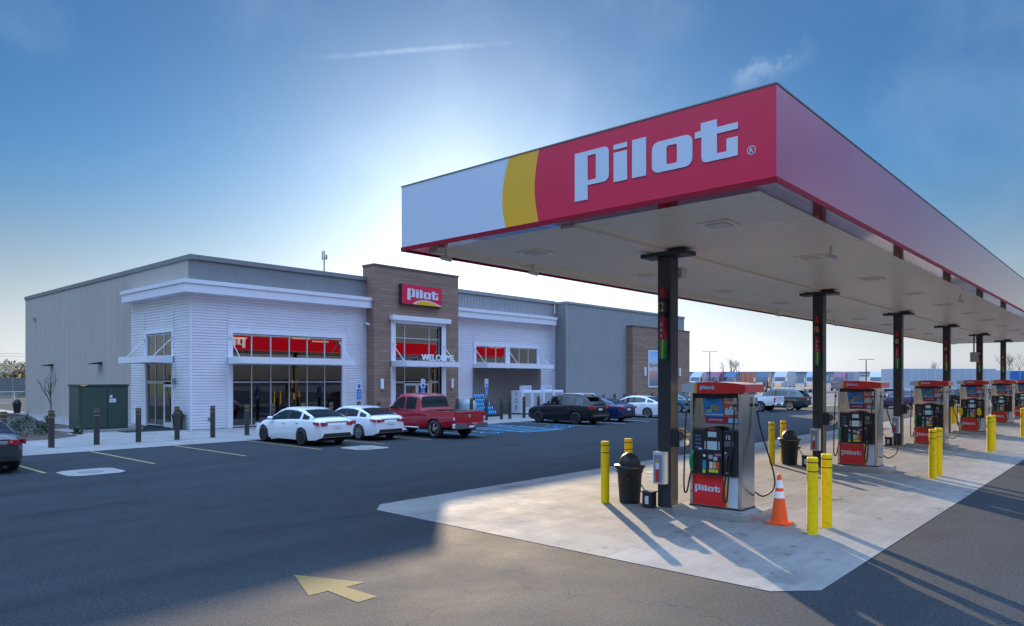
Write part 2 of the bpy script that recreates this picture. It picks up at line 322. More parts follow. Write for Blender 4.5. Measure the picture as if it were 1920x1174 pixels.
def tag(o, label=None, cat=None, group=None, kind=None):
    if label: o['label'] = label
    if cat: o['category'] = cat
    if group: o['group'] = group
    if kind: o['kind'] = kind
    return o
def thing(name, loc, label, cat, group=None, rz=0.0):
    o = bpy.data.objects.new(name, None); COL.objects.link(o); o.location = loc; o.rotation_euler = (0, 0, rz); o.empty_display_size = 0.2
    return tag(o, label, cat, group)
CH = {}
def kids(o): return [c for c in COL.objects if c.parent == o]
def copy_tree(o, parent=None):
    c = o.copy(); COL.objects.link(c)
    if parent is not None: c.parent = parent
    for k in kids(o): copy_tree(k, c)
    return c
def struct(o, label, cat): return tag(o, label, cat, kind='structure')
def curve_pts(keys, n=20):
    """Catmull-Rom through keys"""
    K = [Vector(k) for k in keys]; K = [K[0] * 2 - K[1]] + K + [K[-1] * 2 - K[-2]]; out = []
    for i in range(1, len(K) - 2):
        for j in range(n):
            t = j / n; a, b, c, d = K[i - 1], K[i], K[i + 1], K[i + 2]
            out.append(0.5 * ((2 * b) + (c - a) * t + (2 * a - 5 * b + 4 * c - d) * t * t + (3 * b - a - 3 * c + d) * t ** 3))
    out.append(K[-2]); return out

TXT = {}
def text_mb(mb, body, O, U, V, N, height, m, t=0.004, center=True, bold=False, width=None):
    key = (body, bold)
    if key not in TXT:
        c = bpy.data.curves.new('t', 'FONT'); c.body = body; c.resolution_u = 2
        if bold: c.offset = 0.018
        o = bpy.data.objects.new('t', c); COL.objects.link(o)
        bpy.context.view_layer.update()
        me = bpy.data.meshes.new_from_object(o.evaluated_get(bpy.context.evaluated_depsgraph_get()))
        TXT[key] = ([v.co.copy() for v in me.vertices], [tuple(p.vertices) for p in me.polygons])
        bpy.data.objects.remove(o); bpy.data.curves.remove(c); bpy.data.meshes.remove(me)
    vs, fs = TXT[key]
    x0 = min(v.x for v in vs); x1 = max(v.x for v in vs); y0 = min(v.y for v in vs); y1 = max(v.y for v in vs)
    s = height / (y1 - y0); sx = s if width is None else width / (x1 - x0)
    O, U, V, N = Vector(O), Vector(U), Vector(V), Vector(N); cx = (x0 + x1) / 2 if center else x0
    mb.add([O + U * (v.x - cx) * sx + V * (v.y - y0) * s + N * t for v in vs], fs, m)
    if t > 0.01:
        from collections import Counter
        ec = Counter()
        for f in fs:
            for i in range(len(f)): ec[(f[i], f[(i + 1) % len(f)])] += 1
        P = lambda i, k: O + U * (vs[i].x - cx) * sx + V * (vs[i].y - y0) * s + N * k
        for (a, b) in ec:
            if (b, a) not in ec: mb.add([P(a, 0), P(b, 0), P(b, t), P(a, t)], [(0, 1, 2, 3)], m)

def arc(cx, cy, r, a0, a1, n=5): return [(cx + r * cos(radians(a0 + (a1 - a0) * i / n)), cy + r * sin(radians(a0 + (a1 - a0) * i / n))) for i in range(n + 1)]
LOGO = [
    [(0, -.18), (.25, -.18), (.25, .585), (0, .585)],
    [(.2501, .585)] + arc(.56, .495, .09, 90, 0) + arc(.56, .135, .09, 0, -90) + [(.2501, .045), (.2501, .12)] + arc(.385, .145, .025, -90, 0, 2) + arc(.385, .485, .025, 0, 90, 2) + [(.2501, .51)],
    [(.74, .495), (.98, .495), (.98, .57), (.74, .57)], [(.74, 0), (.98, 0), (.98, .45), (.74, .45)],
    [(1.07, 0), (1.31, 0), (1.31, .57), (1.07, .57)],
    [(1.735, .45)] + arc(1.52, .34, .11, 90, 180) + arc(1.52, .11, .11, 180, 270) + [(1.735, 0), (1.735, .09)] + arc(1.68, .12, .03, 270, 180, 2) + arc(1.68, .33, .03, 180, 90, 2) + [(1.735, .36)],
    [(1.7351, 0)] + arc(1.95, .11, .11, 270, 360) + arc(1.95, .34, .11, 0, 90) + [(1.7351, .45), (1.7351, .36)] + arc(1.79, .33, .03, 90, 0, 2) + arc(1.79, .12, .03, 0, -90, 2) + [(1.7351, .09)],
    [(2.19, .56), (2.43, .56), (2.43, .45), (2.73, .45), (2.73, .36), (2.43, .36), (2.43, .09), (2.57, .09), (2.57, .26), (2.73, .26), (2.73, 0)] + arc(2.27, .07, .07, 270, 180, 3) + [(2.20, .36), (2.10, .36), (2.10, .45), (2.19, .45)],
]
def logo(mb, O, U, V, N, width, m, t=0.006):
    s = width / 2.73; U = Vector(U) * s; V = Vector(V) * s
    for p in LOGO: mb.prism(p, O, U, V, N, t, m)

# ------------------------------------------------------------------ ground
def sheet(name, pts, z, m, label, cat):
    mb = MB(); mb.poly([(x, y, z) for x, y in pts], m); return struct(mb.build(name), label, cat)
def rect(x0, x1, y0, y1): return [(x0, y0), (x1, y0), (x1, y1), (x0, y1)]
sheet('ground', rect(-1500, 1500, -1500, 1500), 0.0, M_ASPH, 'dark asphalt lot stretching between store and fuel canopy', 'ground')
c = 0.45
sheet('fuel_pad', [(8.6 + c, 3.0), (63, 3.0), (63, 11.85), (8.75 + c, 11.85), (8.75, 11.85 - c), (8.6, 3.0 + c)], 0.006, M_CONC, 'pale concrete pad under the fuel canopy', 'pavement')
sheet('sidewalk', [(-6, 28.2), (66, 28.2), (66, 34.0), (64.9, 36.5), (13.2, 36.5), (13.2, 41.2), (11.1, 41.2), (11.1, 36.2), (9.6, 34.9), (-6, 34.3)], 0.008, M_WALK, 'concrete sidewalk along the store front', 'pavement')
sheet('side_path', [(13.2, 41.2), (16.1, 41.2), (16.1, 72), (15.0, 72), (14.9, 60), (13.2, 50)], 0.007, M_WALK, 'narrow concrete path along the store side wall', 'path')
sheet('planting_bed', [(-30, 34.31), (-6, 34.31), (9.6, 34.91), (11.09, 36.22), (11.09, 41.2), (13.19, 41.21), (13.19, 50), (14.8, 58), (-30, 52)], 0.012, M_MULCH, 'brown mulch planting bed beside the store', 'planting bed')
M_FARLOT = concrete_mat('far_lot', 0.14, 9, 9, 0, 0, 0.2, 0.08)
sheet('truck_lot', [(76, -160), (420, -160), (420, 300), (90, 300), (76, 60)], 0.005, M_FARLOT, 'pale truck parking lot far beyond the pumps', 'pavement')
sheet('rear_lot', [(-120, 66), (14.5, 70), (14.5, 120), (-120, 120)], 0.005, M_FARLOT, 'sunlit pale lot behind the store on the left', 'pavement')
sheet('grass_verge', [(66, 24.2), (74, 20.5), (75, 23), (67, 27)], 0.02, M_GRASS, 'yellow green grass verge by the truck lot', 'grass')
sheet('far_field', [(-900, 120), (60, 120), (60, 900), (-900, 900)], 0.004, M_GRASS, 'dull grass field beyond the rear lot', 'field')

# markings
def marking(name, pts, m, label, z=0.004, cat='road marking', group=None):
    mb = MB(); mb.poly([(x, y, z) for x, y in pts], m); o = mb.build(name); tag(o, label, cat, group, 'structure'); return o
marking('arrow_marking', [(5.13, 8.45), (4.75, 7.50), (5.02, 7.50), (4.99, 6.86), (5.28, 6.86), (5.26, 7.47), (5.55, 7.46)], M_ARROW, 'yellow painted arrow half in shadow on the foreground asphalt')
for i, x in enumerate([6.1, 9.0, 11.95, 14.9, 17.75, 20.3]):
    marking('stall_line', rect(x - .05, x + .05, 22.65, 28.19), M_PAINTY, 'yellow parking stall line, number %d from the left edge' % (i + 1), 0.0045, group='yellow stall lines')
for i, x in enumerate([35.2, 38.0, 40.8, 43.6, 46.4, 49.2, 52.0]):
    marking('stall_line', rect(x - .05, x + .05, 22.65, 28.19), WHITE, 'pale stall line beyond the dark suv, number %d' % (i + 1), 0.0045, group='pale stall lines')
for i, x in enumerate([23.45, 31.9]):
    marking('stall_line', rect(x - .06, x + .06, 22.5, 28.19), M_PAINTB, 'blue accessible stall line ' + ('beside the red pickup' if i == 0 else 'left of the dark suv'), 0.0045)
mb = MB()
for a in (rect(26.3, 26.42, 22.5, 28.15), rect(29.2, 29.32, 22.5, 28.15), rect(26.43, 29.19, 22.5, 22.62), rect(26.43, 29.19, 28.03, 28.15)): mb.poly([(x, y, .0045) for x, y in a], M_PAINTB)
y = 22.7
while y < 27.4:
    mb.poly([(x, yy, .0045) for x, yy in [(26.43, y + .55), (26.43, y + .40), (29.19, y), (29.19, y + .15)]], M_PAINTB); y += 0.8
tag(mb.build('hatched_aisle'), 'blue hatched access aisle painted between the accessible stalls', 'road marking', kind='structure')
def isa(mb, cx, cy, s, m, z):
    P = lambda u, v: (cx + u * s, cy + v * s, z)
    mb.poly([P(.06 * cos(t * pi / 5), .42 + .06 * sin(t * pi / 5)) for t in range(10)], m)
    for a, b, w in (((-.02, .34), (.0, -.02), .05), ((.0, .2), (.18, .2), .04), ((.0, -.02), (.22, -.02), .05), ((.22, -.02), (.30, -.28), .045), ((.30, -.28), (.40, -.24), .04)):
        dx, dy = b[0] - a[0], b[1] - a[1]; l = hypot(dx, dy); nx, ny = -dy / l * w / 2, dx / l * w / 2
        mb.poly([P(a[0] + nx, a[1] + ny), P(a[0] - nx, a[1] - ny), P(b[0] - nx, b[1] - ny), P(b[0] + nx, b[1] + ny)][::-1], m)
    for t in range(12, 34):
        a0, a1 = radians(t * 10), radians(t * 10 + 10); c0 = (-.02, -.14)
        mb.poly([P(c0[0] + .2 * cos(a0), c0[1] + .2 * sin(a0)), P(c0[0] + .25 * cos(a0), c0[1] + .25 * sin(a0)), P(c0[0] + .25 * cos(a1), c0[1] + .25 * sin(a1)), P(c0[0] + .2 * cos(a1), c0[1] + .2 * sin(a1))], m)
for cx, lb in ((24.9, 'blue painted wheelchair symbol in the empty stall right of the red pickup'), (30.6, 'blue painted wheelchair symbol in the stall right of the hatching')):
    mb = MB(); isa(mb, cx, 23.9, 1.9, M_PAINTB, .0045); tag(mb.build('wheelchair_symbol'), lb, 'road marking', kind='structure')
# concrete collars with lids
for x0, lb in ((6.3, 'grey concrete collar with round lid near the dark car'), (15.6, 'grey concrete collar with round lid behind the white sedan')):
    mb = MB(); k = .25; x1 = x0 + 1.45; y0, y1 = 21.2, 22.75
    mb.poly([(x, y, .009) for x, y in [(x0 + k, y0), (x1 - k, y0), (x1, y0 + k), (x1, y1 - k), (x1 - k, y1), (x0 + k, y1), (x0, y1 - k), (x0, y0 + k)]], M_WALK)
    t = mb.build('manhole_collar'); tag(t, lb, 'manhole'); q = MB(); q.cyl(((x0 + x1) / 2, (y0 + y1) / 2, .01), ((x0 + x1) / 2, (y0 + y1) / 2, .018), .32, M_DGREY, n=24); q.build('lid', t)
for i, (x, y) in enumerate([(16.2, 5.2), (24.9, 9.9), (34.0, 8.6), (17.3, 10.2)]):
    mb = MB(); mb.cyl((x, y, .0065), (x, y, .014), .25, mat('lid_grey', (.22, .21, .2), .6), n=24)
    tag(mb.build('tank_cover'), 'round grey tank lid set in the concrete pad, number %d from the camera' % (i + 1), 'manhole cover', 'tank covers in the concrete pad')

# ------------------------------------------------------------------ store
ST = thing('convenience_store', (0, 0, 0), 'grey and silver convenience store with brown plank entrance tower', 'store')
def decomp(a0, a1, z0, z1, holes):
    xs = sorted({a0, a1, *[h[0] for h in holes], *[h[1] for h in holes]}); zs = sorted({z0, z1, *[h[2] for h in holes], *[h[3] for h in holes]})
    xs = [x for x in xs if a0 <= x <= a1]; zs = [z for z in zs if z0 <= z <= z1]; out = []
    for xa, xb in zip(xs, xs[1:]):
        run = None
        for za, zb in zip(zs, zs[1:]):
            cx, cz = (xa + xb) / 2, (za + zb) / 2
            solid = not any(h[0] < cx < h[1] and h[2] < cz < h[3] for h in holes)
            if solid: run = [run[0], zb] if run else [za, zb]
            elif run: out.append((xa, xb, *run)); run = None
        if run: out.append((xa, xb, *run))
    return out
def corr_h(mb, horiz, fixed, a0, a1, z0, z1, m, out=-1, pitch=0.145, depth=0.05):
    """horizontal corrugated sheet; horiz 'x' -> plane y=fixed facing out*y ; 'y' -> plane x=fixed"""
    n = max(1, int(round((z1 - z0) / pitch))); p = (z1 - z0) / n; prof = []
    for i in range(n):
        z = z0 + i * p
        prof += [(z, 0), (z + p * .26, 0), (z + p * .32, 1), (z + p * .92, 1)]
    prof.append((z1, 0)); vs = []
    for z, d in prof:
        for a in (a0, a1):
            vs.append((a, fixed + out * depth * d, z) if horiz == 'x' else (fixed + out * depth * d, a, z))
    fs = [(2 * i, 2 * i + 1, 2 * i + 3, 2 * i + 2) for i in range(len(prof) - 1)]
    if horiz == 'y': fs = [f[::-1] for f in fs]
    mb.add(vs, fs, m)
def ribs_v(mb, horiz, fixed, a0, a1, z0, z1, m, out=-1, pitch=0.3, depth=0.03, flat=.72):
    n = max(1, int(round((a1 - a0) / pitch))); p = (a1 - a0) / n; prof = []
    for i in range(n):
        a = a0 + i * p; prof += [(a, 0), (a + p * flat, 0), (a + p * (flat + .06), 1), (a + p * .94, 1)]
    prof.append((a1, 0)); vs = []
    for a, d in prof:
        for z in (z0, z1):
            vs.append((a, fixed + out * depth * d, z) if horiz == 'x' else (fixed + out * depth * d, a, z))
    fs = [(2 * i, 2 * i + 2, 2 * i + 3, 2 * i + 1) for i in range(len(prof) - 1)]
    if horiz == 'y': fs = [f[::-1] for f in fs]
    mb.add(vs, fs, m)
X0, YF, YB = 16.03, 35.96, 64.4
W1 = (18.2, 25.05, 0.0, 5.0); W2 = (28.45, 32.35, 0.0, 6.02); W3 = (36.4, 39.57, 3.72, 4.98); W4 = (40.0, 43.26, 3.72, 4.98); REC = (36.1, 43.65, 0.0, 3.36)
WS = (38.08, 41.38, 0.0, 5.04)
mb = MB()     # structural walls, 0.2 thick
for a, b, z, zz in decomp(X0 + .05, 45.55, 0, 8.85, [W1, W2, W3, W4]): mb.box(a, b, YF + .05, YF + .25, z, zz, M_DGREY)
for a, b, z, zz in decomp(YF + .25, YB, 0, 8.85, [WS]): mb.box(X0 + .05, X0 + .25, a, b, z, zz, M_GREYPANEL)
mb.box(X0 + .25, 64.96, YB - .2, YB, 0, 8.6, M_GREYPANEL)
mb.box(64.76, 64.96, 35.0, YB - .2, 0, 8.7, M_GREYPANEL)
mb.box(45.56, 64.96, 34.86, 34.99, 0, 8.7, M_RIB)
mb.box(45.56, 45.7, 34.99, YF + .04, 0, 8.7, M_RIB)
mb.box(X0 + .25, 64.76, YF + .26, YB - .2, 7.7, 7.9, M_DGREY)
mb.box(X0 + .25, 64.76, YF + .26, YB - .2, -0.2, 0.02, mat('store_floor', (.3, .28, .25), .25, var=.05))
mb.build('wall', ST)
# side wall skin in smooth panels with joints
mb = MB(); y = 43.55
while y < YB - .1:
    y1 = min(y + 1.07, YB + .02); mb.box(X0 - .0, X0 + .049, y, y1 - .02, 0, 8.62, M_GREYPANEL); y = y1
mb.box(X0, X0 + .049, YF + .3, 43.53, 6.9, 8.62, M_GREYPANEL)
mb.build('side_cladding', ST)
mb = MB(); ribs_v(mb, 'x', YF + .04, X0 + .1, 26.9, 6.9, 8.6, M_DGREY, pitch=.3, depth=.01); mb.build('parapet_cladding', ST); mb = MB(); ribs_v(mb, 'x', YF + .04, 33.9, 45.5, 6.9, 8.6, M_RIB, pitch=.3, depth=.03)
mb.build('parapet_cladding', ST)
mb = MB()
mb.box(X0 - .06, X0 + .35, YF - .06, YB + .05, 8.62, 8.87, M_DGREY); mb.box(X0 + .36, 26.8, YF - .06, YF + .3, 8.62, 8.87, M_DGREY)
mb.build('parapet_cap', ST, bevel=.01); mb = MB()
mb.box(33.95, 45.5, YF - .06, YF + .3, 8.62, 8.87, M_RIB); mb.box(45.5, 65.05, 34.76, 35.1, 8.62, 8.8, M_RIB); mb.box(45.5, 45.8, 35.11, YF + .3, 8.62, 8.8, M_RIB)
mb.build('parapet_cap', ST, bevel=.01)
# corrugated bays
mb = MB()
for a, b, z, zz in decomp(X0 + .06, 26.85, 0.0, 6.92, [(17.96, 25.3, 0.0, 5.28)]): corr_h(mb, 'x', YF + .02, a, b, z, zz, M_CORR)
mb.build('corrugated_cladding', ST); mb = MB()
for a, b, z, zz in decomp(33.93, 45.5, 0.0, 6.92, [(36.15, 43.52, 3.34, 5.2), REC]): corr_h(mb, 'x', YF + .02, a, b, z, zz, M_CORR)
mb.build('corrugated_cladding', ST); mb = MB()
for a, b, z, zz in decomp(YF + .06, 43.5, 0.0, 6.92, [(37.86, 41.6, 0.0, 5.28)]): corr_h(mb, 'y', X0 + .02, a, b, z, zz, M_CORR)
mb.build('corrugated_cladding', ST)
mb = MB(); mb.box(X0 - .03, X0 + .055, YF - .03, YF + .055, 0, 6.93, M_TRIM); mb.box(X0 - .02, X0 + .05, 43.5, 43.56, 0, 6.93, M_TRIM)
mb.box(21.5, 21.6, YF - .02, YF + .02, 5.3, 6.92, M_TRIM); mb.box(39.74, 39.82, YF - .02, YF + .02, 5.22, 6.92, M_TRIM); mb.box(45.44, 45.54, YF - .02, YF + .02, 0, 6.92, M_TRIM)
mb.box(36.02, 36.1, YF - .03, YF + .02, 0, 3.34, M_TRIM); mb.box(43.65, 43.72, YF - .03, YF + .02, 0, 3.34, M_TRIM)
mb.build('corner_trim', ST)
# recess wall
mb = MB(); ribs_v(mb, 'x', YF + .02, 36.1, 43.65, 0, 3.34, M_TAUPE, pitch=.2, depth=.025, flat=.5); mb.build('ribbed_wall', ST)
# big right box + its dark return
mb = MB(); ribs_v(mb, 'x', 34.84, 45.6, 64.96, 0, 8.62, M_RIB, pitch=.3, depth=.03); ribs_v(mb, 'y', 45.55, 34.86, YF, 0, 8.62, M_DGREY, pitch=.28, depth=.02)
mb.box(45.5, 45.6, 34.8, 34.86, 0, 8.62, M_RIB); mb.build('ribbed_cladding', ST)
mb = MB(); mb.box(54.4, 64.92, 34.2, 34.83, 0, 7.25, M_PLANK); mb.box(54.36, 64.97, 34.16, 34.83, 7.25, 7.34, mat('brown_cap', (.11, .08, .065), .5)); mb.build('plank_wing', ST)
# cornices
def cornice(mb, x0, x1, yf, p, z0, z1):
    mb.box(x0, x1, yf - p + .06, yf - .001, z0, z0 + .42, M_TRIM); mb.box(x0 - .05, x1 + .05, yf - p, yf - .001, z0 + .42, z1, M_TRIM)
mb = MB(); P = .6
L1 = [(X0 - P + .06, 43.55), (X0 - P + .06, YF - P + .06), (26.95, YF - P + .06), (26.95, YF + .0), (X0 + .0, YF + .0), (X0 + .0, 43.55)]
L2 = [(X0 - P, 43.6), (X0 - P, YF - P), (26.98, YF - P), (26.98, YF - .0), (X0 - .0, YF - .0), (X0 - .0, 43.6)]
mb.prism(L1, (0, 0, 6.9), (1, 0, 0), (0, 1, 0), (0, 0, 1), .44, M_TRIM); mb.prism(L2, (0, 0, 7.342), (1, 0, 0), (0, 1, 0), (0, 0, 1), .2, M_TRIM)
mb.build('cornice', ST, bevel=.01)
mb = MB(); cornice(mb, 34.05, 45.05, YF, .6, 6.86, 7.5); mb.build('cornice', ST, bevel=.01)
# tower
mb = MB()
for a, b, z, zz in decomp(26.83, 33.93, 0, 9.5, [W2]): mb.box(a, b, 35.2, YF + .045, z, zz, M_PLANK)
mb.build('entrance_tower', ST)
mb = MB(); mb.box(26.79, 33.97, 35.16, YF + .4, 9.5, 9.62, mat('brown_cap', (.11, .08, .065), .5)); mb.box(26.83, 33.93, YF + .046, YF + .36, 8.9, 9.5, M_PLANK); mb.build('tower_cap', ST)
# windows
def window(axis, fixed, a0, a1, zrows, mulls, fw=.06, tw=0.0):
    """axis 'x': in plane y=fixed; 'y': in plane x=fixed. zrows: list of (z0,z1)"""
    f = MB(); D = .09
    def bx(a, b, z, zz, o=0, d=D):
        if axis == 'x': f.box(a, b, fixed - o, fixed + d, z, zz, M_FRAME)
        else: f.box(fixed - o, fixed + d, a, b, z, zz, M_FRAME)
    zlo, zhi = zrows[0][0], zrows[-1][1]
    for a in [a0] + list(mulls) + [a1]: bx(a - fw / 2, a + fw / 2, zlo, zhi)
    for k, (z, zz) in enumerate(zrows):
        bx(a0 + fw / 2, a1 - fw / 2, z, z + fw, .004, D - .004)
    bx(a0 + fw / 2, a1 - fw / 2, zhi - fw, zhi, .004, D - .004)
    fo = f.build('window', ST)
    es = [a0] + list(mulls) + [a1]; GM = M_STOREGLASS if zhi > 3.6 else M_LOWGLASS
    for (z, zz) in zrows:
        for a, b in zip(es, es[1:]):
            g = MB()
            if axis == 'x': g.poly([(a + fw / 2, fixed + .04 + tw, z + fw), (b - fw / 2, fixed + .04, z + fw), (b - fw / 2, fixed + .04, zz), (a + fw / 2, fixed + .04 + tw, zz)], GM)
            else: g.poly([(fixed + .04, b - fw / 2, z + fw), (fixed + .04, a + fw / 2, z + fw), (fixed + .04, a + fw / 2, zz), (fixed + .04, b - fw / 2, zz)], GM)
            g.build('pane', fo)
    return fo
window('x', YF, 18.23, 25.02, [(3.72, 4.97)], [19.3, 20.42, 21.55, 22.69, 23.85])
window('x', YF, 18.23, 25.02, [(0.06, 2.38), (2.38, 3.4)], [19.3, 20.42, 21.55, 22.69, 23.85])
window('x', YF, 36.43, 39.54, [(3.72, 4.95)], [37.45, 38.5], tw=.06); window('x', YF, 40.03, 43.23, [(3.72, 4.95)], [41.1, 42.17], tw=.06)
window('x', 35.35, 28.48, 32.32, [(3.7, 5.15), (5.15, 6.0)], [29.35, 31.42])
window('x', 35.35, 28.48, 32.32, [(2.38, 3.4)], [29.35, 31.42])
window('x', 35.35, 28.48, 29.33, [(0.06, 2.36)], []); window('x', 35.35, 31.44, 32.32, [(0.06, 2.36)], [])
window('y', X0, 38.11, 41.35, [(3.78, 5.0)], [39.15, 40.25]); window('y', X0, 38.11, 41.35, [(2.42, 3.42)], [39.15, 40.25])
window('y', X0, 39.2, 41.35, [(0.06, 2.4)], [40.28])
def door(axis, fixed, a0, a1, hs):
    f = MB()
    for p in ((a0, a0 + .1, 0.03, 2.3), (a1 - .1, a1, 0.03, 2.3), (a0 + .1, a1 - .1, 2.16, 2.3), (a0 + .1, a1 - .1, .03, .28)):
        if axis == 'x': f.box(p[0], p[1], fixed - .02, fixed + .05, p[2], p[3], WHITE)
        else: f.box(fixed - .02, fixed + .05, p[0], p[1], p[2], p[3], WHITE)
    d = f.build('door', ST); g = MB()
    if axis == 'x': g.poly([(a0 + .1, fixed, .28), (a1 - .1, fixed, .28), (a1 - .1, fixed, 2.16), (a0 + .1, fixed, 2.16)], M_LOWGLASS)
    else: g.poly([(fixed, a1 - .1, .28), (fixed, a0 + .1, .28), (fixed, a0 + .1, 2.16), (fixed, a1 - .1, 2.16)], M_LOWGLASS)
    g.build('pane', d); h = MB()
    if axis == 'x': h.tube([(hs, fixed - .02, .9), (hs, fixed - .08, .95), (hs, fixed - .08, 1.25), (hs, fixed - .02, 1.3)], .014, M_CHROME)
    else: h.tube([(fixed - .02, hs, .9), (fixed - .08, hs, .95), (fixed - .08, hs, 1.25), (fixed - .02, hs, 1.3)], .014, M_CHROME)
    h.build('handle', d)
door('x', 35.38, 29.36, 30.38, 30.3); door('x', 35.38, 30.4, 31.41, 30.48); door('y', X0 + .02, 38.12, 39.17, 39.08)
# pale surrounds
mb = MB()
def surround_x(x0, x1, yf, w, ztop, zbot, o=.07):
    mb.box(x0, x0 + w, yf - o, yf + .09, zbot, ztop - w, M_TRIM); mb.box(x1 - w, x1, yf - o, yf + .09, zbot, ztop - w, M_TRIM); mb.box(x0, x1, yf - o, yf + .09, ztop - w, ztop, M_TRIM)
surround_x(17.93, 25.3, YF, .28, 5.28, 0); surround_x(36.13, 43.5, YF, .27, 5.22, 3.36)
mb.box(39.57, 40.0, YF - .06, YF + .08, 3.36, 4.95, M_TRIM)
mb.box(X0 - .07, X0 + .09, 37.86, 38.08, 0, 5.04, M_TRIM); mb.box(X0 - .07, X0 + .09, 41.38, 41.6, 0, 5.04, M_TRIM); mb.box(X0 - .07, X0 + .09, 37.86, 41.6, 5.04, 5.28, M_TRIM)
mb.box(28.1, 28.45, 35.12, 35.4, 0, 6.05, M_TRIM); mb.box(32.35, 32.72, 35.12, 35.4, 0, 6.05, M_TRIM)
mb.box(28.1, 32.72, 35.11, 35.4, 6.05, 6.25, M_TRIM); mb.box(28.0, 32.95, 34.85, 35.19, 6.25, 6.55, M_TRIM)
mb.build('window_surround', ST, bevel=.008)
# awnings with rods
def awning(x0, x1, yf, p, z0, z1, rods, axis='x'):
    m = MB(); R = MB()
    def B(a, b, c, d, e, f, mm): m.box(a, b, c, d, e, f, mm) if axis == 'x' else m.box(c, d, a, b, e, f, mm)
    y0 = yf - p
    B(x0, x1, y0, y0 + .08, z0, z1, M_TRIM); B(x0, x0 + .08, y0 + .08, yf, z0, z1, M_TRIM); B(x1 - .08, x1, y0 + .08, yf, z0, z1, M_TRIM)
    B(x0 + .08, x1 - .08, y0 + .08, yf, z0 + .12, z0 + .17, M_TRIM)
    a = m.build('awning', ST)
    for r in rods:
        q = MB(); s, e = (r, yf - .07, 4.72), (r + .0, y0 + .25, z0 + .2)
        if axis != 'x': s, e = (s[1], s[0], s[2]), (e[1], e[0], e[2])
        q.tube([s, e], .022, M_FRAME, 6)
        q.box(s[0] - .06, s[0] + .06, s[1] - .03, s[1] + .03, s[2] - .08, s[2] + .08, M_FRAME); q.build('tie_rod', a)
    return a
awning(17.93, 24.95, YF, 1.45, 3.38, 3.72, [18.07, 25.15][:1] + [24.85]); awning(28.1, 32.72, 35.2, 1.5, 3.36, 3.69, [28.25, 32.55]); awning(36.15, 43.6, YF, 1.4, 3.36, 3.67, [36.28, 39.8, 43.4])
awning(37.86, 41.6, X0, 1.4, 3.42, 3.76, [37.97, 41.5], 'y')
# sconces, wall packs, camera, boxes
def sconce(x, y, z0, z1, fx=True):
    m = MB(); m.box(x - .09, x + .09, y - .06, y, z0, z1, M_FRAME); m.cyl((x, y - .06, z0 + .02), (x, y - .06, z1 - .02), .11, M_REFL, n=14); m.build('wall_lamp', ST)
sconce(27.4, 35.199, 1.95, 2.6); sconce(33.3, 35.199, 1.95, 2.6); sconce(56.4, 34.199, 2.85, 3.65); sconce(62.8, 34.199, 2.85, 3.65)
for y in (58.0, 48.5):
    m = MB(); m.prism([(0, 0), (.55, -.03), (.55, .04), (0, .14)], (X0 - .002, y - .35, 3.5), (-1, 0, 0), (0, 0, 1), (0, 1, 0), .7, M_BLACK); m.build('wall_lamp', ST)
m = MB(); m.box(X0 - .2, X0, 61.7, 62.0, 6.95, 7.15, M_GREYPANEL); m.build('camera_box', ST)
m = MB(); m.box(16.9, 17.1, YF - .08, YF - .0, .45, .6, M_DGREY); m.build('socket_box', ST)
m = MB(); m.box(X0 - .09, X0, 51.0, 51.3, .45, .65, M_DGREY); m.build('socket_box', ST)
m = MB(); m.box(X0 - .14, X0, 37.6, 37.78, 2.3, 2.6, M_DGREY); m.build('wall_lamp', ST)
m = MB(); m.cyl((26.7, YF - .1, 6.0), (26.7, YF - .45, 5.9), .07, WHITE, n=10); m.build('security_camera', ST)
# interior: back wall, ceiling, lights
mb = MB(); mb.box(X0 + .26, 64.7, 46.0, 46.15, .02, 4.6, mat('shop_wall', (.13, .10, .07), .6)); mb.box(X0 + .26, 64.7, YF + .4, 46.0, 5.2, 5.25, mat('shop_ceiling', (.10, .10, .10), .7)); mb.build('inner_wall', ST)
M_LED = mat('shop_light', (1, 1, 1), .5, emit=(1, .86, .62), est=0.5)
for i in range(9):
    m = MB(); x = 18.3 + i * 3.0; m.box(x, x + 1.2, 40.0 + (i % 2) * 2.5, 40.2 + (i % 2) * 2.5, 5.1, 5.19, M_LED); m.build('ceiling_light', ST)
SHCOL = [(.45, .3, .08), (.3, .05, .04), (.05, .12, .3), (.4, .4, .36), (.1, .25, .08)]
for i, (x, y) in enumerate([(19.2, 39.5), (22.0, 39.8), (24.4, 41.5), (29.0, 41.5), (20.5, 43.0)]):
    t = thing('store_shelf', (x, y, 0.02), 'stocked shop shelf seen dimly through the glass, number %d from the left' % (i + 1), 'shelf', 'shelves inside the store')
    m = MB(); m.box(-.9, .9, .2, .3, 0, 1.5, M_DGREY)
    for k in range(4): m.box(-.9, .9, -.25, .2, .1 + k * .38, .13 + k * .38, M_DGREY)
    m.build('rack', t); g = MB()
    for k in range(4):
        xx = -.85
        while xx < .8: w = random.uniform(.08, .2); cc = random.choice(SHCOL); g.box(xx, xx + w, -.22, .15, .135 + k * .38, .135 + k * .38 + random.uniform(.15, .3), mat('goods_%d' % SHCOL.index(cc), cc, .5)); xx += w + .02
    g.build('goods', t)
t = thing('floor_sign', (24.0, 37.2, 0.02), 'yellow folded warning umbrella standing inside the front window', 'floor sign')
m = MB(); m.cyl((0, 0, 0), (0, 0, 1.15), .16, M_BOLY, .03, 12); m.build('cover', t); m = MB(); m.cyl((0, 0, 1.15), (0, 0, 1.4), .02, M_BOLY, n=8); m.build('pole', t)

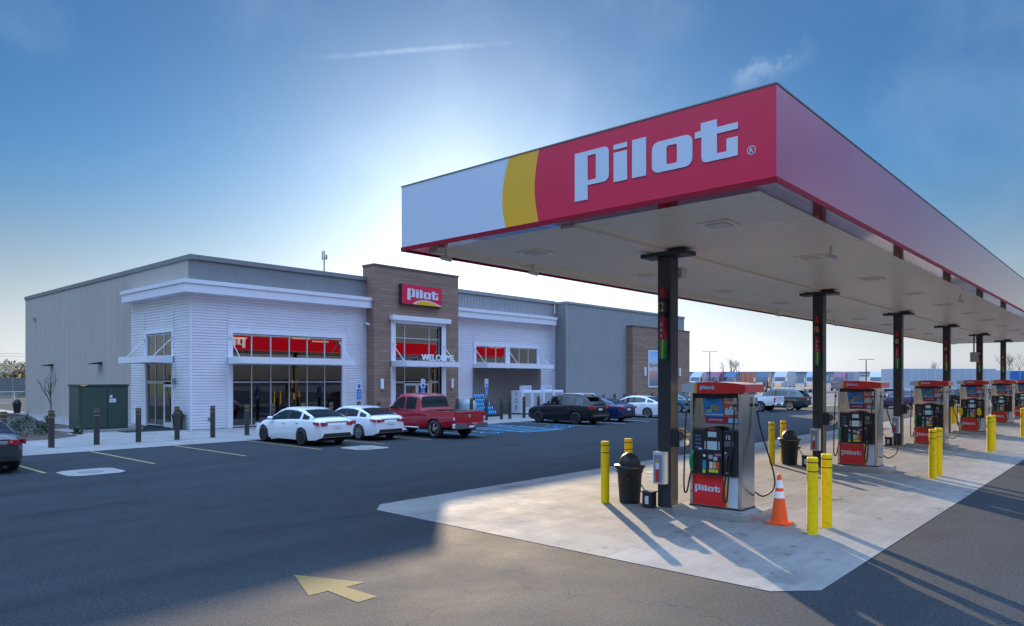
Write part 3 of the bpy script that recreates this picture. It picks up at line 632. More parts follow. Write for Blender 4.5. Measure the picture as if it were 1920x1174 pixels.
# signs on the store
t = thing('tower_sign', (28.75, 34.93, 7.28), 'red Pilot sign with yellow swoosh high on the brown tower', 'sign')
m = MB(); m.box(0, 3.45, .0, .26, 0, 1.3, mat('sign_case', (.03, .03, .035), .4)); m.build('case', t, bevel=.03)
def rrect(w, h, r): return arc(w - r, r, r, -90, 0, 4) + arc(w - r, h - r, r, 0, 90, 4) + arc(r, h - r, r, 90, 180, 4) + arc(r, r, r, 180, 270, 4)
m = MB(); m.prism([(x + .04, z + .04) for x, z in rrect(3.37, 1.22, .06)], (0, -.001, 0), (1, 0, 0), (0, 0, 1), (0, -1, 0), .02, M_RED)
sw = [(.9 + 2.46 * i / 16, .07 + .30 * sin(pi * (i / 16) ** .8) ** .9) for i in range(17)]
m.prism(sw[:16] + [(3.36, .10), (3.36, .045), (1.3, .045)], (0, -.022, 0), (1, 0, 0), (0, 0, 1), (0, -1, 0), .006, M_SIGNW)
m.prism([(x, max(.046, z - .07)) for x, z in sw[2:16]] + [(3.33, .046), (1.2, .046)], (0, -.030, 0), (1, 0, 0), (0, 0, 1), (0, -1, 0), .004, M_YEL)
m.build('face', t); m = MB(); logo(m, (.45, -.024, .46), (1, 0, 0), (0, 0, 1), (0, -1, 0), 2.6, M_SIGNW, .02); m.build('lettering', t)
t = thing('welcome_sign', (29.3, 33.74, 3.69), 'white block letters reading WELCOME on the entrance awning', 'sign')
m = MB(); text_mb(m, 'WELCOME', (1.42, .0, .03), (1, 0, 0), (0, 0, 1), (0, -1, 0), .40, M_REFL, .05, bold=True, width=2.75); m.build('letters', t)
m = MB(); m.box(0, 2.85, .01, .05, 0, .03, M_DGREY); m.build('rail', t)
t = thing('wall_poster', (57.0, 34.19, 1.8), 'tall white framed picture banner on the brown wing', 'poster')
m = MB()
for b in ((0, 5.4, 0, .1), (0, 5.4, 3.3, 3.4), (0, .1, .1, 3.3), (5.3, 5.4, .1, 3.3)): m.box(b[0], b[1], -.05, 0, b[2], b[3], WHITE)
m.build('frame', t)
def poster_mat():
    m = bpy.data.materials.new('poster_print'); m.use_nodes = True; n = m.node_tree; b = n.nodes['Principled BSDF']
    tc = n.nodes.new('ShaderNodeTexCoord'); sp = n.nodes.new('ShaderNodeSeparateXYZ'); n.links.new(tc.outputs['Object'], sp.inputs[0])
    no = n.nodes.new('ShaderNodeTexNoise'); no.inputs['Scale'].default_value = 3.5; no.inputs['Detail'].default_value = 8; n.links.new(tc.outputs['Object'], no.inputs[0])
    ma = n.nodes.new('ShaderNodeMath'); ma.operation = 'MULTIPLY_ADD'; ma.inputs[1].default_value = .9; n.links.new(no.outputs[0], ma.inputs[0]); n.links.new(sp.outputs[2], ma.inputs[2])
    mr = n.nodes.new('ShaderNodeMapRange'); mr.inputs[1].default_value = .4; mr.inputs[2].default_value = 3.8; n.links.new(ma.outputs[0], mr.inputs[0])
    cr = n.nodes.new('ShaderNodeValToRGB'); n.links.new(mr.outputs[0], cr.inputs[0]); e = cr.color_ramp.elements
    e[0].position = 0; e[0].color = (.12, .14, .18, 1); e[1].position = 1; e[1].color = (.25, .45, .75, 1)
    for p, c in ((.2, (.2, .22, .26, 1)), (.26, (.42, .2, .2, 1)), (.45, (.5, .3, .28, 1)), (.52, (.62, .6, .6, 1)), (.6, (.2, .18, .18, 1)), (.68, (.6, .55, .5, 1)), (.75, (.4, .55, .75, 1))):
        x = e.new(p); x.color = c
    n.links.new(cr.outputs[0], b.inputs['Base Color']); b.inputs['Roughness'].default_value = .5; return m
m = MB(); m.box(.1, 5.3, -.03, -.001, .1, 3.3, poster_mat()); m.build('print', t)
# roof antenna
t = thing('roof_antenna', (29.8, 45, 7.9), 'thin grey mast with small antennas on the store roof', 'antenna')
m = MB(); m.cyl((0, 0, 0), (0, 0, 4.05), .05, M_DGREY, n=8); m.build('mast', t)
m = MB(); m.tube([(-.12, .1, 3.5), (.12, -.1, 3.5)], .03, M_DGREY, 6); m.cyl((-.1, .09, 3.35), (-.1, .09, 4.0), .04, M_DGREY, n=8); m.cyl((.12, -.1, 3.4), (.12, -.1, 3.75), .07, M_DGREY, n=8); m.build('aerial', t)

# ------------------------------------------------------------------ fuel canopy
CX0, CX1, CY0, CY1, CZ0, CZ1 = 9.22, 61.3, 3.62, 11.2, 5.18, 6.44
CA = thing('fuel_canopy', (CX0, CY0, 0), 'long red and white fuel canopy on charcoal columns', 'canopy')
LX = CX1 - CX0; LY = CY1 - CY0
m = MB()
cur = lambda base, t: base + .09 * sin(pi * t) - .02 * t
n = 14; N_ = (-1, 0, 0); U_ = (0, 1, 0); V_ = (0, 0, 1)
H = CZ1 - CZ0
c2 = [(4.00 + .10 * sin(pi * i / n) - .0 * i / n, H * i / n) for i in range(n + 1)]     # red | yellow
c1 = [(4.70 + .16 * sin(pi * (.12 + .88 * i / n)) - .02, H * i / n) for i in range(n + 1)]
m.prism([(0, 0)] + c2 + [(0, H)], (.12, 0, CZ0), U_, V_, N_, .12, M_RED, M_REDG)
m.prism(c2 + c1[::-1], (.12, 0, CZ0), U_, V_, N_, .12, M_YEL, M_RED)
m.prism(c1 + [(LY, H), (LY, 0)], (.12, 0, CZ0), U_, V_, N_, .12, M_SIGNW, M_RED)
m.box(.12, LX, 0, .12, CZ0, CZ1, M_REDG); m.box(.12, LX - .12, LY - .12, LY, CZ0, CZ1, mat('sign_red_deep', (.42, .004, .016), .9, spec=.03)); m.box(LX - .12, LX, .12, LY, CZ0, CZ1, M_RED)
fa = m.build('fascia', CA)
m = MB(); m.box(-.01, LX + .01, -.01, LY + .01, CZ1, CZ1 + .02, M_DGREY); m.build('roof_edge', CA)
m = MB()
for b in ((.121, LX - .121, .121, .38), (.121, LX - .121, LY - .38, LY - .121), (.121, .38, .38, LY - .38), (LX - .38, LX - .121, .38, LY - .38)): m.box(*b, CZ0, CZ0 + .05, mat('trim_red', (.42, .008, .03), .10, coat=.9, bump=.25, bs=3))
for b in ((-.01, LX + .01, -.015, .0), (-.01, LX + .01, LY, LY + .015), (-.015, -.001, .0, LY)): m.box(*b, CZ0 - .03, CZ0 + .05, mat('dark_red_edge', (.30, .004, .018), .5, spec=.2))
m.build('underside_trim', CA)
m = MB(); logo(m, (-.001, 3.25, .43 + CZ0), (0, -1, 0), V_, N_, 2.73, M_SIGNW, .012)
rc = (.42 - .0, .49)
for k in range(20):
    a0, a1 = 2 * pi * k / 20, 2 * pi * (k + 1) / 20
    P = lambda a, r: (-.008, .33 + r * cos(a), CZ0 + .46 + r * sin(a))
    m.poly([P(a0, .050), P(a0, .060), P(a1, .060), P(a1, .050)], M_SIGNW)
text_mb(m, 'R', (-.002, .33, CZ0 + .43), (0, -1, 0), V_, N_, .062, M_SIGNW, .006, bold=True)
m.build('lettering', fa)
m = MB(); logo(m, (22.8, LY + .001, .40 + CZ0), (-1, 0, 0), V_, (0, 1, 0), 5.2 * .62, M_SIGNW, .012); m.build('lettering', fa)
# soffit in planks running across, with seams
m = MB(); x = .38
while x < LX - .39:
    x1 = min(x + .4, LX - .38); m.box(x, x1 - .008, .38, LY - .38, CZ0 + .012, CZ0 + .04, M_SOFFIT); x = x1
m.box(.38, LX - .38, .38, LY - .38, CZ0 + .041, CZ0 + .05, M_SOFFIT)
so_ = m.build('soffit', CA)
m = MB(); m.box(.39, LX - .39, 3.55, 3.85, CZ0 - .045, CZ0 + .012, M_SOFFIT); m.box(.39, LX - .39, LY - .62, LY - .385, CZ0 - .06, CZ0 + .012, M_SOFFIT)
m.build('drain_trough', CA)
m = MB(); m.box(.2, LX - .2, .2, LY - .2, CZ1 - .25, CZ1 - .2, M_DGREY); m.build('roof_deck', CA)
for i in range(12):
    for y in (1.75, 5.75):
        m = MB(); x = 2.0 + i * 4.38; m.box(x - .28, x + .28, y - .28, y + .28, CZ0 - .012, CZ0 + .011, M_SOFFIT); m.box(x - .18, x + .18, y - .18, y + .18, CZ0 - .03, CZ0 - .012, M_LIGHTP); m.build('canopy_light', CA, bevel=.01)
def camera_at(x, y):
    m = MB(); m.cyl((x, y, CZ0 + .01), (x, y, CZ0 - .16), .025, M_LIGHTP, n=8); m.cyl((x - .1, y + .02, CZ0 - .17), (x + .1, y - .06, CZ0 - .2), .045, M_LIGHTP, n=10); m.build('security_camera', CA)
camera_at(.55, LY - .7); camera_at(3.2, LY - .75); camera_at(9.5, LY - .75); camera_at(17.5, LY - .75); camera_at(5.4, 1.05); camera_at(24, LY - .75); camera_at(16.5, .75)
ISX = [12.7 + 8.87 * i for i in range(6)]
CYc = 7.1 - CY0
for i, X in enumerate(ISX):
    x = X - CX0
    m = MB(); m.box(x, x + .3, CYc, CYc + .3, 0.0, CZ0 - .13, M_COLUMN)
    c_ = m.build('column', CA, bevel=.012)
    m = MB(); m.box(x - .08, x + .38, CYc - .35, CYc + .65, CZ0 - .13, CZ0 - .05, M_COLUMN); m.box(x + .05, x + .25, CYc - .25, CYc + .5, CZ0 - .05, CZ0 + .0, M_COLUMN); m.build('bracket', c_)
    m = MB(); m.box(x - .08, x + .38, CYc - .08, CYc + .38, 0.006, .03, M_DGREY); m.build('base_plate', c_)
# things on the columns
ORD = ['nearest', 'second', 'third', 'fourth', 'fifth', 'farthest']
NUM = ['12', '10', '8', '6', '4', '2']
for i, X in enumerate(ISX):
    t = thing('pump_number_sign', (X - .002, 7.235, 2.92), 'narrow red black and green number sign on the %s canopy column' % ORD[i], 'sign', 'number signs on the canopy columns'); t.scale = (.9, .8, .86)
    m = MB()
    m.prism([(-.06, 0), (.06, 0), (.085, .45), (-.085, .45)], (0, 0, .08), (0, -1, 0), V_, N_, .14, M_GREEN)
    m.prism([(.01, .02), (.035, .02), (.05, .45), (.01, .45)], (-.141, 0, .08), (0, -1, 0), V_, N_, .004, M_BOLY)
    m.prism([(-.085, .45), (.085, .45), (.07, .62), (.045, .8), (.055, .98), (-.055, .98), (-.045, .8), (-.07, .62)], (0, 0, .08), (0, -1, 0), V_, N_, .15, mat('sign_red_dull', (.42, .02, .03), .35))
    m.prism([(-.055, .98), (.055, .98), (.09, 1.1), (.09, 1.28), (.05, 1.42), (-.05, 1.42), (-.09, 1.28), (-.09, 1.1)], (0, 0, .08), (0, -1, 0), V_, N_, .16, M_BLACK)
    m.prism([(-.05, 1.42), (.05, 1.42), (.045, 1.66), (-.045, 1.66)], (0, 0, .08), (0, -1, 0), V_, N_, .13, mat('sign_red_dull', (.42, .02, .03), .35))
    m.build('panel', t)
    m = MB(); text_mb(m, NUM[i], (-.162, 0, 1.18), (0, -1, 0), V_, N_, .22, mat('sign_amber', (.8, .38, .15), .5), .004, bold=True, width=.15)
    for k, ch in enumerate('GAS'): text_mb(m, ch, (-.152, -.0, .84 - k * .13), (0, -1, 0), V_, N_, .08, M_SIGNW, .004, bold=True)
    m.build('lettering', t)
for i in range(4):
    X = ISX[i]
    t = thing('extinguisher_cabinet', (X - .165, 7.41, .5), 'white fire extinguisher cabinet low on the %s canopy column' % ORD[i], 'cabinet', 'extinguisher cabinets')
    m = MB(); m.box(.0, .163, -.26, .0, 0, .64, mat('cabinet_white', (.55, .55, .54), .4, var=.05)); m.build('case', t, bevel=.01)
    m = MB(); m.box(-.012, -.0, -.2, -.03, .04, .58, mat('cabinet_window', (.22, .27, .36), .1, coat=1)); m.build('door', t)
    m = MB(); m.box(-.02, -.013, -.15, -.07, .05, .30, mat('ext_red', (.5, .04, .03), .3)); m.box(-.02, -.013, -.15, -.07, .30, .42, M_SIGNW); m.box(-.02, -.013, -.16, -.06, .42, .50, mat('ext_tan', (.45, .32, .12), .5)); m.build('extinguisher', t)
    t = thing('towel_dispenser', (X + .15, 7.098, 1.25), 'dark paper towel dispenser on the %s canopy column' % ORD[i], 'dispenser', 'towel dispensers on the columns')
    m = MB(); m.box(-.16, .14, -.17, 0, 0, .36, M_BLACK); m.build('case', t, bevel=.02)
    m = MB(); m.cyl((-.14, -.2, .22), (.12, -.2, .22), .09, mat('smoky_plastic', (.10, .09, .09), .12, coat=1), n=16); m.cyl((-.12, -.2, .08), (.1, -.2, .08), .07, M_SIGNW, n=16); m.build('roll_cover', t)
for i in range(3):
    X = ISX[i]
    t = thing('squeegee_bucket', (X - .12, 7.52, .006), 'black squeegee bucket with handle beside the %s canopy column' % ORD[i], 'bucket', 'squeegee buckets')
    m = MB(); m.box(-.1, .1, -.11, .11, 0, .3, M_BLACK); m.box(-.12, .12, -.13, .13, .3, .33, M_BLACK); m.build('bucket', t, bevel=.012)
    m = MB(); m.tube([(-.0, .08, .3), (-.04, .26, .56)], .012, M_BLACK, 6); m.build('squeegee_handle', t)
    m = MB(); m.box(-.104, -.1, -.04, .04, .08, .24, M_PLATE); m.build('sticker', t)
t = thing('flood_light', (ISX[0] + .3, 7.22, 4.72), 'small beige flood light near the top of the nearest column', 'light')
m = MB(); m.box(0, .1, -.03, .03, 0, .06, M_LIGHTP); m.box(.08, .3, -.16, .12, -.08, .14, M_LIGHTP); m.build('housing', t, bevel=.02)
t = thing('conduit_box', (ISX[4] - .35, 7.35, 4.1), 'pale junction box hanging by conduit from the canopy at the fifth column', 'box')
m = MB(); m.box(-.25, .25, -.1, .25, -.55, 0, mat('box_grey', (.4, .4, .38), .5)); m.build('case', t); m = MB(); m.tube([(0, .1, 0), (0, .1, 1.08)], .04, M_COLUMN, 8); m.build('conduit', t)

# ------------------------------------------------------------------ fuel pumps
def make_pump():
    t = thing('fuel_pump', (12.73, 6.2, .12), 'x', 'fuel pump')
    D = .6
    # stainless body: two columns, core, base
    for y0, y1 in ((.44, .50), (-.55, -.48)):
        m = MB(); m.box(0, D, y0, y1, 0.0, 2.2, M_STEEL); m.build('side_column', t, bevel=.012)
    m = MB(); m.box(.02, D - .02, -.479, .439, 0.0, .64, M_STEEL); m.box(.27, .33, -.479, .439, .64, 2.19, M_STEEL); m.box(.06, D - .06, -.479, .439, 2.1, 2.19, M_BLACK); m.build('core', t)
    m = MB(); m.box(-.01, D + .01, -.56, .51, -.02, .04, M_BLACK); m.build('plinth', t)
    # lower front panels (both sides)
    for s in (0, 1):
        O = (.018, .435, .05) if s == 0 else (D - .018, -.475, .05); U = (0, -1, 0) if s == 0 else (0, 1, 0); N = (-1, 0, 0) if s == 0 else (1, 0, 0)
        Wp, Hp = .91, .58; nn = 10
        b1 = [(.60 + .075 * sin(pi * (.1 + .5 * i / nn)), Hp * (1 - i / nn)) for i in range(nn + 1)]
        b2 = [(x + .05, z) for x, z in b1]
        m = MB()
        m.prism([(0, 0), (0, Hp)] + b1, O, U, V_, N, .012, mat('pump_red', (.75, .012, .014), .2, coat=.4)); m.prism(b1 + b2[::-1], O, U, V_, N, .012, M_YEL); m.prism(b2 + [(Wp, 0), (Wp, Hp)], O, U, V_, N, .012, M_SIGNW)
        lp = m.build('lower_panel', t); m = MB(); Oo = Vector(O) + Vector(N) * .013 + Vector(U) * .04 + Vector((0, 0, .27)); logo(m, Oo, U, V_, N, .52, M_SIGNW, .004); m.build('lettering', lp)
    # heads
    for s in (0, 1):
        sg = -1 if s == 0 else 1; fx = 0 if s == 0 else D
        X = lambda d: fx + sg * d            # d outward
        Y = (lambda y: y) if s == 0 else (lambda y: -.04 - y)
        def bx(m, d0, d1, y0, y1, z0, z1, mm): m.box(min(X(d0), X(d1)), max(X(d0), X(d1)), min(Y(y0), Y(y1)), max(Y(y0), Y(y1)), z0, z1, mm)
        m = MB()
        bx(m, -.26, .03, .2, .438, .64, 1.50, M_BLACK); bx(m, -.26, .04, -.478, -.2, .64, 1.50, M_BLACK)
        top = [(.2, .64), (-.2, .64), (-.2, 1.50), (-.12, 1.545), (0, 1.565), (.12, 1.545), (.2, 1.50)]
        m.prism([(Y(a), b) for a, b in top], (X(-.26), 0, 0), (0, 1, 0), V_, (sg, 0, 0), .34, M_BLACK)
        hd = m.build('head', t, bevel=.012)
        m = MB(); bx(m, .081, .088, -.09, .08, 1.37, 1.47, M_SCREEN); bx(m, .081, .09, -.105, .09, 1.13, 1.29, M_SCREEN); m.build('screen', hd)
        m = MB()
        for k in range(4):
            for y in (.135, -.145): bx(m, .081, .09, y - .012, y + .012, 1.14 + k * .04, 1.162 + k * .04, M_REFL)
        bx(m, .081, .10, -.02, .06, .955, 1.03, mat('keypad_grey', (.35, .38, .42), .4)); bx(m, .081, .10, -.12, -.04, .93, 1.0, M_FRAME); bx(m, .081, .09, .13, .18, .99, 1.03, M_REFL); bx(m, .081, .088, -.19, -.06, 1.015, 1.06, mat('tag_pink', (.5, .12, .2), .5))
        m.build('keypad', hd)
        m = MB(); cols = [(.6, .65, .75), (.75, .42, .08), (.6, .1, .06)]
        for k, cc in enumerate(cols): bx(m, .081, .087, .05 - k * .07, -.012 - k * .07, .775, .90, mat('grade_%d' % k, cc, .4))
        for k in range(3): bx(m, .081, .091, .055 - k * .065, -.0 - k * .065, .70, .757, mat('grade_button', (.75, .68, .05), .4))
        bx(m, .081, .087, .12, .19, .76, .92, mat('sticker_teal', (.03, .25, .35), .4)); bx(m, .081, .088, .13, .19, .68, .75, mat('sticker_lime', (.5, .6, .05), .4))
        m.prism([(.08 * cos(a * pi / 8), .02 * sin(a * pi / 8)) for a in range(16)], (X(.081), 0, 1.525), (0, 1, 0), V_, (sg, 0, 0), .006, mat('badge_red', (.5, .03, .06), .3))
        m.build('grade_selector', hd)
        m = MB()
        for k in range(4): bx(m, .031, .034, .25, .37, 1.36 - k * .075, 1.40 - k * .075, mat('decal_blue', (.09, .14, .22), .4))
        bx(m, .031, .035, .23, .30, 1.115, 1.145, M_REFL); bx(m, .041, .045, -.30, -.24, 1.06, 1.10, M_REFL)
        for k in range(3): bx(m, .041, .044, -.42, -.23, 1.21 + k * .035, 1.225 + k * .035, mat('decal_grey', (.25, .28, .33), .4))
        U = (0, -1, 0) if s == 0 else (0, 1, 0)
        text_mb(m, '12' if s == 0 else '11', (X(.041), Y(-.31), 1.34), U, V_, (sg, 0, 0), .075, M_REFL, .004, bold=True)
        m.build('decals', hd)
        # holsters and nozzles
        for yy, mm in ((.41, M_GREEN), (-.30, M_BLACK)):
            m = MB(); d = .10 if mm is M_GREEN else .09
            yq = Y(yy)
            m.tube([(X(d - .01), yq, .74), (X(d + .03), yq, .86), (X(d + .02), yq, 1.0), (X(d - .06), yq, 1.08)], .036, mm, 8)
            m.tube([(X(d + .03), yq, .8), (X(d + .075), yq, .9), (X(d + .03), yq, 1.02)], .011, mm, 6)
            m.tube([(X(d - .06), yq, 1.08), (X(-.01), yq, 1.04)], .014, M_CHROME, 6)
            m.cyl((X(d - .01), yq, .70), (X(d - .01), yq, .75), .025, M_CHROME, n=8)
            m.build('nozzle', t)
        # ad panel
        O = (X(-.12), .0, 0)
        m = MB()
        Q = lambda a, b: (Y(a), b)
        N = (sg, 0, 0)
        m.prism([Q(.27, 2.15), Q(-.475, 2.15), Q(-.475, 1.62), Q(.20, 1.62), Q(.21, 1.72)], O, (0, 1, 0), V_, N, .05, M_BLACK)
        ap = m.build('ad_panel', t)
        O2 = (X(-.068), 0, 0); m = MB()
        m.prism([Q(.25, 2.13), Q(-.13, 2.13), Q(-.17, 1.75), Q(.20, 1.75)], O2, (0, 1, 0), V_, N, .006, M_POSTB)
        m.prism([Q(.205, 1.80), Q(-.165, 1.80), Q(-.167, 1.785), Q(.203, 1.785)], O2, (0, 1, 0), V_, N, .009, M_SIGNW)
        for (cy, cz, rr, cc) in ((.09, 1.90, .085, (.02, .05, .25)), (.02, 1.93, .085, (.22, .30, .12)), (-.02, 1.90, .07, (.28, .2, .12)), (.12, 1.86, .05, (.35, .4, .2))):
            m.prism([(Y(cy) + rr * 1.1 * cos(a * pi / 9), cz + rr * .7 * sin(a * pi / 9)) for a in range(18)], O2, (0, 1, 0), V_, N, .008 + .001 * len(m.mats), mat('food_%g' % rr if rr != .085 else 'food_%g_%g' % (rr, cc[1]), cc, .5))
        text_mb(m, 'BUY 2', (X(-.062), Y(.06), 2.05), U, V_, N, .05, mat('poster_navy', (.01, .05, .14), .5), .004, bold=True, width=.2)
        text_mb(m, 'SAVE', (X(-.062), Y(.05), 2.0), U, V_, N, .03, mat('poster_navy', (.01, .05, .14), .5), .004, bold=True)
        m.build('blue_poster', ap)
        m = MB(); m.prism([Q(-.14, 2.13), Q(-.47, 2.13), Q(-.47, 1.75), Q(-.18, 1.75)], O2, (0, 1, 0), V_, N, .006, M_ORANGE)
        text_mb(m, 'BUY 1 GET 1', (X(-.062), Y(-.315), 2.075), U, V_, N, .035, M_SIGNW, .004, bold=True, width=.24); text_mb(m, 'FREE!', (X(-.062), Y(-.315), 2.0), U, V_, N, .06, M_SIGNW, .004, bold=True, width=.24)
        for k, dy in enumerate((-.08, 0, .08)):
            m.prism([(Y(-.315 + dy) + .035 * (1.3 if k == 1 else 1) * q, 1.80 + r) for q, r in ((-1, 0), (1, 0), (1, .08), (.4, .13 + .03 * (k == 1)), (-.4, .13 + .03 * (k == 1)), (-1, .08))], (X(-.062), 0, 0), (0, 1, 0), V_, N, .004 + .002 * k, mat('bottle_print', (.45, .6, .75), .3))
        m.build('orange_poster', ap)
        m = MB(); m.prism([Q(.19, 1.735), Q(-.25, 1.735), Q(-.25, 1.63), Q(.19, 1.63)], O2, (0, 1, 0), V_, N, .007, mat('strip_red', (.38, .02, .07), .4)); m.prism([Q(-.26, 1.735), Q(-.45, 1.735), Q(-.45, 1.64), Q(-.26, 1.64)], O2, (0, 1, 0), V_, N, .007, mat('strip_blue', (.35, .55, .75), .4))
        text_mb(m, 'SAVE MORE', (X(-.06), Y(-.01), 1.675), U, V_, N, .035, M_SIGNW, .004, bold=True, width=.28); m.build('offer_strip', ap)
    # hoses
    def hose(pts, nm='hose'):
        m = MB(); m.tube(curve_pts(pts, 8), .016, M_RUBBER, 8); h = m.build(nm, t)
        m = MB(); p = Vector(pts[0]); m.cyl(p + Vector((0, 0, -.14)), p + Vector((0, 0, .12)), .026, M_CHROME, n=8); m.cyl(p + Vector((0, 0, -.05)), p + Vector((0, 0, .0)), .036, M_BLACK, n=8); m.build('coupling', h)
    hose([(-.03, .55, 2.0), (-.05, .57, 1.5), (-.08, .58, .8), (-.10, .57, .32), (-.12, .50, .30), (-.11, .45, .55), (-.10, .41, .71)])
    hose([(-.03, -.44, 2.0), (-.08, -.42, 1.5), (-.11, -.36, .9), (-.12, -.33, .3), (-.13, -.29, .16), (-.13, -.25, .3), (-.10, -.30, .70)])
    hose([(D - .05, -.60, 2.0), (D + .02, -.66, 1.5), (D + .10, -.86, .75), (D + .15, -.86, .40), (D + .14, -.66, .22), (D + .05, -.52, .30)])
    hose([(D + .03, .30, 2.0), (D + .1, .32, 1.3), (D + .14, .38, .5), (D + .13, .33, .2), (D + .13, .28, .4), (D + .1, .26, .71)])
    # top sign
    m = MB(); y0, y1 = -.68, .60; f = -.13; b = D + .13
    def crown(ya, yb, mm, ztf, zbf):
        # plan curve front; simple box w/ tapered ends
        v = [(f, ya, zbf(ya)), (f, yb, zbf(yb)), (b, yb, zbf(yb)), (b, ya, zbf(ya)), (f, ya, ztf(ya)), (f, yb, ztf(yb)), (b, yb, ztf(yb)), (b, ya, ztf(ya))]
        m.add(v, [(0, 3, 2, 1), (4, 5, 6, 7), (0, 1, 5, 4), (1, 2, 6, 5), (2, 3, 7, 6), (3, 0, 4, 7)], mm)
    zt = lambda y: 2.415 - .05 * ((y + .04) / .64) ** 2; zb = lambda y: 2.19 + .035 * ((y + .04) / .64) ** 2
    PR = mat('pump_red', (.75, .012, .014), .2, coat=.4)
    ys = [y0, -.5, -.3, -.1, .1, .29, .34, .45, y1]
    for a, b_ in zip(ys, ys[1:]): crown(a, b_, PR if b_ <= .3 else (M_YEL if b_ <= .341 else M_SIGNW), zt, zb)
    m.box(f + .02, b - .02, y0 + .02, y1 - .02, 2.36, 2.372, WHITE)
    tp = m.build('top_sign', t); m = MB(); logo(m, (f - .001, .22, 2.28), (0, -1, 0), V_, N_, .30, M_SIGNW, .004); logo(m, (b + .001, -.28, 2.28), (0, 1, 0), V_, (1, 0, 0), .30, M_SIGNW, .004); m.build('lettering', tp)
    return t
PUMPL = ['fuel pump nearest the camera, right behind the orange cone', 'fuel pump second from the camera, between second column and twin yellow bollards', 'fuel pump third from the camera, partly behind two yellow bollards',
         'fuel pump fourth from the camera', 'fuel pump fifth from the camera', 'farthest fuel pump, cut by the right picture edge']
pump = make_pump()
for i in range(6):
    o = pump if i == 0 else copy_tree(pump)
    o.location = (12.73 + 8.87 * i, 6.2, .12); tag(o, 'red and stainless ' + PUMPL[i], None, 'fuel pumps in a row')
    if i == 3:
        for yy in (.43, -.30): m = MB(); m.prism([(-.07, 0), (.07, 0), (.08, .2), (.03, .34), (-.04, .34), (-.08, .2)], (-.08, yy, .78), (0, -1, 0), V_, N_, .09, M_BOLY); m.build('nozzle_cover', o, bevel=.015)
        o['label'] = 'red and stainless fuel pump with yellow covers on its nozzles, fourth from the camera'
    m = MB(); m.prism([(x, y) for x, y in [(p[0] - .0, p[1]) for p in rrect(1.15, 1.62, .14)]], (0, 0, 0), (1, 0, 0), (0, 1, 0), V_, .12, mat('island_steel', (.42, .40, .37), .35, metal=.6, var=.15))
    m.prism([(p[0] + .03, p[1] + .03) for p in rrect(1.09, 1.56, .12)], (0, 0, .1205), (1, 0, 0), (0, 1, 0), V_, .006, M_WALK)
    is_ = m.build('pump_island', loc=(12.38 + 8.87 * i, 5.33, .006), bevel=.01); tag(is_, 'low steel edged curb under the %s fuel pump' % ORD[i], 'curb', 'pump islands')

# ------------------------------------------------------------------ bollards, cans, cone
def make_bollard(name, r, h, body, band, bz):
    t = thing(name, (0, 0, 0), 'x', 'bollard')
    m = MB(); m.lathe([(r, 0), (r, h - .03), (r * .97, h - .01), (r * .85, h)], body, n=20); m.build('post', t)
    for z in bz:
        m = MB(); m.lathe([(r + .003, z), (r + .003, z + .016)], band, n=20); m.build('band', t)
    return t
yb = make_bollard('yellow_bollard', .088, 1.28, M_BOLY, M_BAND, (1.19, 1.04))
YP = [('right', 4.2, (12.25, 12.95)), ('left', 8.52, (12.48, 13.38))]; first = True
for i in range(6):
    for side, y, xs in YP:
        for k, x in enumerate(xs):
            o = yb if first else copy_tree(yb); first = False
            o.location = (x + 8.87 * i, y, .006); o.rotation_euler.z = .7 * i + k
            lb = 'yellow bollard, %s of the pair %s the %s pump' % ('nearer' if k == 0 else 'farther', 'right of' if side == 'right' else 'left of', ORD[i])
            tag(o, lb, 'bollard', 'yellow bollards guarding the pumps')
db = make_bollard('dark_bollard', .105, 1.40, M_BOLD, M_BANDY, (1.30, 1.14))
BX = [7.0, 8.5, 10.05, 11.6, 13.15, 14.7, 16.3, 17.6, 19.2, 20.8, 22.5, 23.8, 25.3, 26.9, 28.3, 29.6, 30.8, 32.1, 33.5, 34.3, 35.7, 37.2, 38.8, 40.5, 42.0, 43.5, 44.9, 46.4, 47.8, 49.4, 52.0, 54.6, 57.3]
def near_what(x):
    for a, b in ((7.5, 'behind the dark car at left'), (9, 'left of the green transformer'), (10.5, 'before the transformer left half'), (12, 'before the transformer right side'), (14, 'before the side door'), (15.5, 'before the store corner'), (17, 'left of the white sedan'),
                 (18, 'behind the white sedan hood'), (20, 'behind the white sedan roof'), (22, 'behind the second white car'), (23, 'under the first blue sign'), (25, 'behind the red pickup hood'), (26, 'behind the red pickup cab'), (27.5, 'under the sign at the entrance'),
                 (29, 'right of the entrance sign'), (30, 'behind the pickup bed'), (31, 'behind the pickup tailgate'), (32.5, 'under the sign beside the bottle rack'), (33.9, 'right of the bottle rack'), (35, 'left of the ice box'), (36.5, 'before the ice box side'), (38, 'before the first ice box doors'), (39.5, 'before the second ice box')):
        if x < a: return b
    return 'along the grey wing, %d from its right end' % (len([q for q in BX if q >= x]))
for i, x in enumerate(BX):
    o = db if i == 0 else copy_tree(db); o.location = (x, 30.8, .008); tag(o, 'dark bollard with gold bands ' + near_what(x), 'bollard', 'dark bollards along the store walk')
